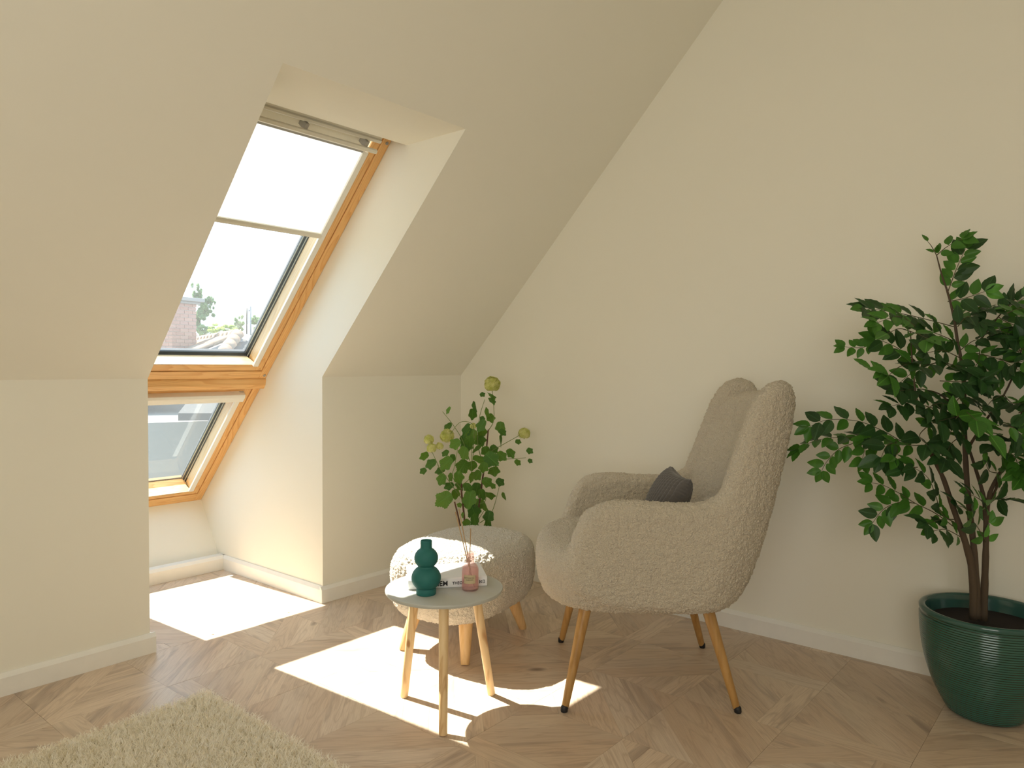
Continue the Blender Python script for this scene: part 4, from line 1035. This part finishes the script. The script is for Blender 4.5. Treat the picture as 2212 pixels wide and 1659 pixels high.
for px, d0, d1 in [
  (vz((845,200),(862,480),(805,600)), 3.36, 3.36), (vz((770,290),(715,480),(700,720),(740,900)), 3.30, 3.36), (vz((350,410),(460,550),(550,700),(620,900)), 3.30, 3.3),
  (vz((1110,650),(930,750),(790,830)), 3.40, 3.36), (vz((1180,870),(930,890),(780,930)), 3.36, 3.36), (vz((300,940),(440,1140),(550,1290)), 3.2, 3.3),
  (vz((505,745),(470,950),(450,1060),(540,1180)), 3.22, 3.3), (vz((685,600),(640,800),(630,1050),(545,1140)), 3.26, 3.3), (vz((915,1155),(840,1410),(720,1520)), 3.3, 3.36),
  (vz((240,800),(300,930),(310,960)), 3.2, 3.2), (vz((400,680),(520,520),(650,540),(660,700),(650,900)), 3.3, 3.3), (vz((760,1400),(700,1500),(690,1540)), 3.25, 3.34),
  (vz((780,1220),(775,1300),(720,1330)), 3.2, 3.3), (vz((720,1230),(670,1350),(600,1400)), 3.2, 3.3), (vz((860,980),(760,1000),(755,1030)), 3.3, 3.36)]:
    stem(px, d0, d1, 0.0012, 0.0019, 'stem', M['green_stem'], vib, 5, 6)
lob = leaf_meshes(lobed, 8, M['vib_leaf']); lv = Foliage(vib, 290, 'foliage'); rv = random.Random(9)
LV = [(745,240,60),(835,250,110),(840,300,90),(670,360,120),(650,430,110),(790,415,110),(825,470,100),(745,480,60),(410,395,80),(405,565,110),(925,560,110),(945,615,80),(595,590,140),(640,640,130),(740,545,130),(745,610,110),(720,690,130),(480,730,120),(590,740,140),(565,820,150),(930,700,130),(1100,710,60),(1025,820,100),(1215,800,70),(1220,900,50),(1095,915,70),(710,880,130),(830,880,170),(935,850,110),(390,920,150),(240,930,120),(170,850,100),(160,1000,70),(555,950,150),(380,820,80),(330,1000,100),(340,1080,120),(430,1060,90),(510,1060,120),(700,1040,110),(640,1060,120),(860,1000,130),(790,1110,110),(920,1110,90),(850,1150,60),(960,1250,90),(690,1180,140),(370,1280,180),(480,1230,110),(620,1270,180),(820,1240,120),(760,1340,140),(600,1330,130),(520,1340,60),(660,1400,150),(670,1490,140),(810,1450,120),(550,1440,60),(800,1530,90),(600,1160,110),(760,960,110),(450,870,80),(690,780,120),(620,700,120),(520,1150,110),(700,1330,120),(560,680,110),(780,800,110),(860,780,90),(640,950,120),(740,1230,110),(420,1150,100),(590,1520,90),(700,1560,90)]
for x, y, s in LV:
    (X, Y), = vz((x, y)); d = rv.uniform(3.16, 3.46) if 400 < x < 900 else rv.uniform(3.26, 3.42)
    c = at_px(X, Y, d); size = s/4.607*d/F_PX*1.05
    out = (r2*((x-680)/500) + Vector((0, 0, -0.55)) + Vector((rv.uniform(-.5,.5), rv.uniform(-.5,.5), rv.uniform(-.4,.4))))
    if out.length < 0.2: out = Vector((0.2, 0, -1))
    dd = out.normalized(); nn = CAMV + Vector((rv.uniform(-.7,.7), rv.uniform(-.7,.7), rv.uniform(-0.1,1.1)))
    lv.add(rv.choice(lob), c - dd*size*0.45, dd, nn, size)
lv.finish()
t = NT('yellow_green_petals'); oi = t.new('ObjectInfo'); v = t.coords(); c = t.ramp(t.noise(v, 45, 2), [(0.3, (0.56,0.60,0.14)), (0.7, (0.84,0.82,0.40))])
b = t.bsdf(c, 0.7, 0.2); tl = t.new('BsdfTranslucent'); t.link(c, tl.inputs[0]); mx = t.new('MixShader'); mx.inputs[0].default_value = 0.35
t.link(b.outputs[0], mx.inputs[1]); t.link(tl.outputs[0], mx.inputs[2]); t.link(mx.outputs[0], t.out.inputs[0]); M['petal'] = t.m
for x, y, r_, d in [(845,140,82,3.36),(395,655,72,3.32),(215,690,52,3.2),(240,775,52,3.18),(322,755,40,3.22),(1162,630,62,3.40),(655,555,34,3.34)]:
    (X, Y), = vz((x, y)); c = at_px(X, Y, d); R = r_/4.607*d/F_PX; mb = MB(); n = int(150*(r_/80)**1.4)+50
    for k in range(n):
        u = 1-2*(k+0.5)/n; a = k*2.39996; d3 = Vector((math.sqrt(1-u*u)*math.cos(a), math.sqrt(1-u*u)*math.sin(a), u))
        if d3.z < -0.75: continue
        p = c + d3*R*rv.uniform(0.78, 0.98); Rm = frame(d3.orthogonal() + Vector((rv.uniform(-.3,.3),)*3), d3 + Vector((rv.uniform(-.4,.4), rv.uniform(-.4,.4), rv.uniform(-.4,.4)))); s = R*0.23
        for q in range(5):
            a0 = 2*PI*q/5; a1 = a0+0.5; a2 = a0-0.5
            mb.add([p, p + Rm @ Vector((s*0.7*math.cos(a1), s*0.7*math.sin(a1), s*0.15)), p + Rm @ Vector((s*1.15*math.cos(a0), s*1.15*math.sin(a0), s*0.05)), p + Rm @ Vector((s*0.7*math.cos(a2), s*0.7*math.sin(a2), s*0.15))], [(0,1,2,3)])
    mb.build('flower_head', M['petal'], vib, smooth=True, fix=False)
    MB().tube([c - Vector((0,0,R*0.9)), c], [0.0012, 0.0012], 6).build('stem', M['green_stem'], vib, smooth=True)

# ---------------------------------------------------------------- outside
ground = MB().box(-60, 160, 5.2, 240, -4.6, -4.5).build('ground', plain('dry_garden_ground', (0.10,0.11,0.05), 0.9), kind='structure')
R0 = at_px(514, 716, 14.2); L0 = at_px(395, 739, 19.8); zr = (R0.z+L0.z)/2 - 0.06; R0.z = zr; L0.z = zr
er = (L0-R0); Lr = er.length; er.normalize(); gd = Vector((er.y, -er.x, 0)); gd = gd if gd.dot(-R0) > 0 else -gd
PT = math.radians(24); dn = gd*math.cos(PT) - Vector((0,0,1))*math.sin(PT); nr = gd*math.sin(PT) + Vector((0,0,1))*math.cos(PT)
house = empty('neighbouring_house', R0 + gd*2 + Vector((0,0,-6)), 'house across the way with a tiled roof and grey rendered wall', 'house')
t = NT('weathered_clay_tile'); oi = t.new('ObjectInfo'); c = t.ramp(oi.outputs['Random'], [(0, (0.17,0.105,0.07)), (0.4, (0.21,0.145,0.10)), (0.75, (0.24,0.155,0.11)), (1, (0.27,0.13,0.08))])
c = t.mix(t.ramp(t.noise(t.coords(), 9, 3), [(0.35, (0,0,0)), (0.75, (0.5,)*3)]), c, (0.21,0.20,0.165)); t.bsdf(c, 0.9, 0.2); M['tile'] = t.m
M['slate'] = plain('dark_grey_slate', (0.070,0.070,0.064), 0.9); M['mast'] = plain('dark_mast_metal', (0.03,0.04,0.04), 0.6); M['zinc'] = plain('grey_zinc_sheet', (0.20,0.215,0.23), 0.5); M['render'] = plain('grey_render', (0.235,0.225,0.195), 0.95)
def H(a, b, c): return R0 + er*a + dn*b + nr*c
m = MB(); m.box(-0.3, Lr+4, 0.02, 3.4, -0.12, -0.02, H); m.build('roof_deck', M['zinc'], house)
def arc_tile(L, rad, rise, tap, n=6):
    vs = []; 
    for y, s in ((0, 1), (L, tap)):
        for lay in (0, 1):
            for k in range(n+1):
                a = PI*k/n; rr = rad*s - 0.012*lay; vs.append((rr*math.cos(a), y, rise*(rr/rad)*math.sin(a)))
    m_ = n+1; fs = []
    for k in range(n): fs += [(k, k+1, 2*m_+k+1, 2*m_+k), (m_+k, 3*m_+k, 3*m_+k+1, m_+k+1), (k, m_+k, m_+k+1, k+1), (2*m_+k, 2*m_+k+1, 3*m_+k+1, 3*m_+k)]
    return vs, fs
def shared(vs, fs, name, mat, smooth=True):
    me = bpy.data.meshes.new(name); me.from_pydata(vs, [], fs); me.materials.append(mat); me.polygons.foreach_set('use_smooth', [smooth]*len(me.polygons)); me.update(); return me
tile_me = shared(*arc_tile(0.42, 0.105, 0.06, 0.94), 'roof_tile', M['tile']); off = root_loc(house)
def put(me, name, Rm, p, parent=house, off_=None):
    o = bpy.data.objects.new(name, me); COL.objects.link(o); o.parent = parent
    o.matrix_local = Matrix.Translation(p-(off_ if off_ is not None else off)) @ Rm.to_4x4(); return o
Rt = Matrix(((er.x, dn.x, nr.x), (er.y, dn.y, nr.y), (er.z, dn.z, nr.z))); cnt = 0
ncol = int((Lr+3)/0.225)
extra = MB()
for rrow in range(8):
    for c_ in range(ncol):
        p = H(0.12+0.225*c_, 0.08+0.38*rrow, 0.012-0.004*rrow+rg.uniform(-.004, .004))
        if cnt < 292 and not (rrow > 5): put(tile_me, 'roof_tile', Rt, p); cnt += 1
        else: extra.add([p + Rt @ v.co for v in tile_me.vertices], [tuple(f.vertices) for f in tile_me.polygons])
extra.build('roof_tiles', M['tile'], house, smooth=True, kind='stuff', fix=False)
ridge_me = shared(*arc_tile(0.46, 0.125, 0.125, 0.86), 'ridge_tile', M['tile']); eup = Vector((0,0,1)); sd = er.cross(eup)
Rr = Matrix(((sd.x, er.x, 0), (sd.y, er.y, 0), (0, 0, 1)))
tl_ = Matrix.Rotation(math.radians(3), 3, sd)
for k in range(int((Lr+3)/0.40)): put(ridge_me, 'ridge_tile', tl_ @ Rr, R0 + er*(0.05+0.40*k) + Vector((0,0,0.0)))
# hip running down from the end of the ridge, and the slope beyond it
hd = (gd*0.42 - er*1.05 - Vector((0,0,0.30))).normalized(); hd2 = (-gd*0.85 - er*0.85 - Vector((0,0,0.38))).normalized(); hs = hd.cross(Vector((0,0,1))).normalized(); hn = hs.cross(hd)
Rh = Matrix(((hs.x, hd.x, hn.x), (hs.y, hd.y, hn.y), (hs.z, hd.z, hn.z)))
for k in range(8): put(ridge_me, 'ridge_tile', Rh, R0 + hd*(0.05+0.40*k) + Vector((0,0,0.01)))
m = MB(); q0 = R0 - Vector((0,0,0.03)); q1 = q0 + hd*4.6; q2 = q0 + hd2*4.6; dz_ = Vector((0,0,.1))
m.add([q0, q1, q2, q0-dz_, q1-dz_, q2-dz_], [(0,1,2),(3,4,5),(0,1,4,3),(1,2,5,4),(2,0,3,5)]); m.build('roof_slope', M['slate'], house)
eav = 3.25
def G_(a, b, z): return Vector((R0.x, R0.y, 0)) + er*a + gd*b + Vector((0,0,z))
m = MB(); m.box(-2.5, Lr+4, 0.4, eav*math.cos(PT)-0.15, -4.5, zr-eav*math.sin(PT)-0.12, G_); m.build('wall', M['render'], house)
m = MB(); m.tube([H(-0.3, 3.44, -0.02), H(Lr+4, 3.44, -0.02)], 0.06, 10); m.build('gutter', M['zinc'], house, smooth=True)
# window in that wall, seen at the top left of the lower pane
wy = eav*math.cos(PT)-0.15
m = MB(); m.box(3.1, 4.0, wy, wy+0.06, -0.75, 0.12, G_); wf_ = m.build('window', M['white_rail'], house)
m = MB(); m.box(3.17, 3.93, wy+0.05, wy+0.066, -0.68, 0.05, G_); m.build('pane', plain('dark_window_glass', (0.05,0.06,0.06), 0.1), wf_)
# brick chimney
chm = at_px(378, 757, 15.6); CW = 0.60; cz0, cz1 = 0.9, (at_px(380, 657, 15.6)).z
t = NT('pink_brick'); oi = t.new('ObjectInfo'); c = t.ramp(oi.outputs['Random'], [(0, (0.30,0.155,0.12)), (0.5, (0.38,0.22,0.17)), (1, (0.33,0.19,0.16))]); c = t.mix(t.ramp(t.noise(t.coords(), 30, 3), [(0.4, (0,0,0)), (0.8, (0.4,)*3)]), c, (0.42,0.34,0.29)); t.bsdf(c, 0.9, 0.2); M['brick'] = t.m
M['mortar'] = plain('pale_mortar', (0.42,0.38,0.33), 0.95); M['concrete'] = plain('grey_concrete', (0.25,0.24,0.23), 0.9)
ca = math.radians(12); cx_ = Vector((math.cos(ca), math.sin(ca), 0)); cy_ = Vector((-math.sin(ca), math.cos(ca), 0))
def K(a, b, z): return Vector((chm.x, chm.y, 0)) + cx_*a + cy_*b + Vector((0,0,z))
m = MB(); m.box(-CW/2+0.012, CW/2-0.012, -CW/2+0.012, CW/2-0.012, cz0, cz1, K); chim = m.build('chimney', M['mortar'], house); offc = root_loc(chim)
bl, bh, bw = 0.19, 0.066, 0.095
bvs = [(x, y, z) for z in (0, bh) for x, y in ((0,0),(bl,0),(bl,bw),(0,bw))]; bfs = [(0,3,2,1),(4,5,6,7),(0,1,5,4),(1,2,6,5),(2,3,7,6),(3,0,4,7)]
bme = shared(bvs, bfs, 'brick', M['brick'], False); Rk = [Matrix(((cx_.x, cy_.x, 0), (cx_.y, cy_.y, 0), (0,0,1)))]
Rk.append(Rk[0] @ Matrix.Rotation(PI/2, 3, 'Z'))
z = cz0; row = 0
while z < cz1-0.02:
    s = 0.0 if row % 2 else 0.1
    for k in range(3):
        a = -CW/2 + s*0 + k*0.2 + (0.0 if row % 2 else 0.0)
        if row % 2: put(bme, 'brick', Rk[0], K(-CW/2+0.2*k, -CW/2, z), chim, offc); put(bme, 'brick', Rk[0], K(-CW/2+0.2*k, CW/2-bw, z), chim, offc)
        else: put(bme, 'brick', Rk[1], K(-CW/2+bw, -CW/2+0.2*k, z), chim, offc); put(bme, 'brick', Rk[1], K(CW/2, -CW/2+0.2*k, z), chim, offc)
    if not row % 2:
        for yb in (-CW/2, CW/2-bw): put(bme, 'brick', Rk[0], K(-CW/2+0.105, yb, z), chim, offc); put(bme, 'brick', Rk[0], K(-CW/2+0.305, yb, z), chim, offc)
    else:
        for xb in (-CW/2+bw, CW/2): put(bme, 'brick', Rk[1], K(xb, -CW/2+0.105, z), chim, offc); put(bme, 'brick', Rk[1], K(xb, -CW/2+0.305, z), chim, offc)
    z += 0.076; row += 1
m = MB(); m.box(-CW/2-0.06, CW/2+0.06, -CW/2-0.06, CW/2+0.06, cz1, cz1+0.05, K); m.box(-CW/2-0.12, CW/2+0.12, -CW/2-0.12, CW/2+0.12, cz1+0.05, cz1+0.13, K); m.build('cap', M['concrete'], chim, bevel=0.01)
# aerials on the ridge end
ab = at_px(533, 720, 14.0); ant = empty('aerial', (ab.x, ab.y, zr+0.02), 'metal aerial masts standing at the end of the tiled ridge', 'aerial')
m = MB(); m.tube([(ab.x, ab.y, zr+0.02), at_px(533, 666, 14.0)], 0.014, 8); m.build('mast', M['mast'], ant, smooth=True)
q = at_px(541.5, 700, 14.0); m = MB(); m.tube([(q.x, q.y, zr+0.0), at_px(541.5, 662, 14.0)], 0.013, 8); m.build('mast', M['zinc'], ant, smooth=True)
m = MB(); m.tube([at_px(532, 671, 14.0), at_px(542, 671, 14.0)], 0.012, 6); m.build('crossbar', M['zinc'], ant, smooth=True)
m = MB(); m.tube([at_px(536, 700, 14.0), at_px(536, 650, 14.0)], 0.020, 6)
for k in range(14): m.tube([at_px(533.6, 652+3.4*k, 14.0), at_px(538.4, 651.5+3.4*k, 14.0)], 0.006, 4)
m.build('antenna_rods', M['steel'], ant)
# trees beyond
def tree(blobs, base_px, depth, label, seed, cols, leaf=0.17):
    r = random.Random(seed); b = at_px(*base_px, depth); b.z = -4.5
    t = NT('tree_leaves_%d' % seed); v = t.coords(); c = t.ramp(t.noise(v, 0.9, 3), [(0.3, cols[0]), (0.7, cols[1])])
    bs = t.bsdf(c, 0.8, 0.1); tl = t.new('BsdfTranslucent'); t.link(c, tl.inputs[0]); mx = t.new('MixShader'); mx.inputs[0].default_value = 0.4
    t.link(bs.outputs[0], mx.inputs[1]); t.link(tl.outputs[0], mx.inputs[2]); t.link(mx.outputs[0], t.out.inputs[0])
    root = empty('tree', b, label, 'tree', 'trees beyond the tiled roof')
    top = at_px(base_px[0], min(bb[1] for bb in blobs), depth).z
    m = MB(); m.tube([b, b+Vector((0.3,0.1,(top+4.5)*0.4)), b+Vector((0.1,0.2,(top+4.5)*0.8))], [0.35, 0.25, 0.08], 8); m.build('trunk', M['bark'], root, smooth=True)
    m = MB()
    for bx, by, rx, ry, n in blobs:
        c0 = at_px(bx, by, depth); RX, RY = rx*depth/F_PX, ry*depth/F_PX
        subs = []
        for q in range(30):
            d = Vector((r.gauss(0,1), r.gauss(0,1), r.gauss(0,1))).normalized()*r.uniform(0.25, 0.95); subs.append((d, r.uniform(0.12, 0.26)))
        for k in range(int(n*2.2)):
            sc_, sr_ = r.choice(subs); e = Vector((r.gauss(0,1), r.gauss(0,1), r.gauss(0,1))).normalized()*r.random()**0.4
            d = sc_ + e*sr_; q = 1.0; bump_ = 1.0
            p = c0 + Vector((d.x*RX, d.y*RX, d.z*RY))*q*bump_; f = frame(Vector((r.gauss(0,1), r.gauss(0,1), r.gauss(0,1))), Vector((r.gauss(0,1), r.gauss(0,1), 1))); s = leaf*r.uniform(0.6, 1.2)
            m.add([p + f @ Vector((s*x, s*y, 0)) for x, y in ((-.5,0),(0,-.3),(.5,0),(0,.3))], [(0,1,2,3)])
    m.build('foliage', t.m, root, kind='stuff', fix=False)
G1 = ((0.20,0.33,0.18), (0.32,0.44,0.20)); G2 = ((0.36,0.47,0.14), (0.48,0.56,0.18)); G3 = ((0.26,0.38,0.18), (0.38,0.48,0.22))
tree([(425,640,17,30,2000),(440,668,26,30,3000),(420,690,30,28,2500),(452,655,14,22,1200),(440,715,30,20,1500)], (432,735), 80, 'tall dark green tree beyond the roof, tallest of the four', 21, G1)
tree([(480,712,32,16,2600),(497,722,18,12,900)], (482,735), 62, 'low yellow-green bushy tree just above the tiled ridge', 22, G2, 0.14)
tree([(516,700,13,24,1300),(508,712,14,12,600)], (516,735), 75, 'slim green tree beside the aerial masts', 23, G3)
tree([(556,698,20,22,1600),(575,705,22,22,1200)], (560,735), 78, 'pale green tree right of the aerial masts', 24, G3)
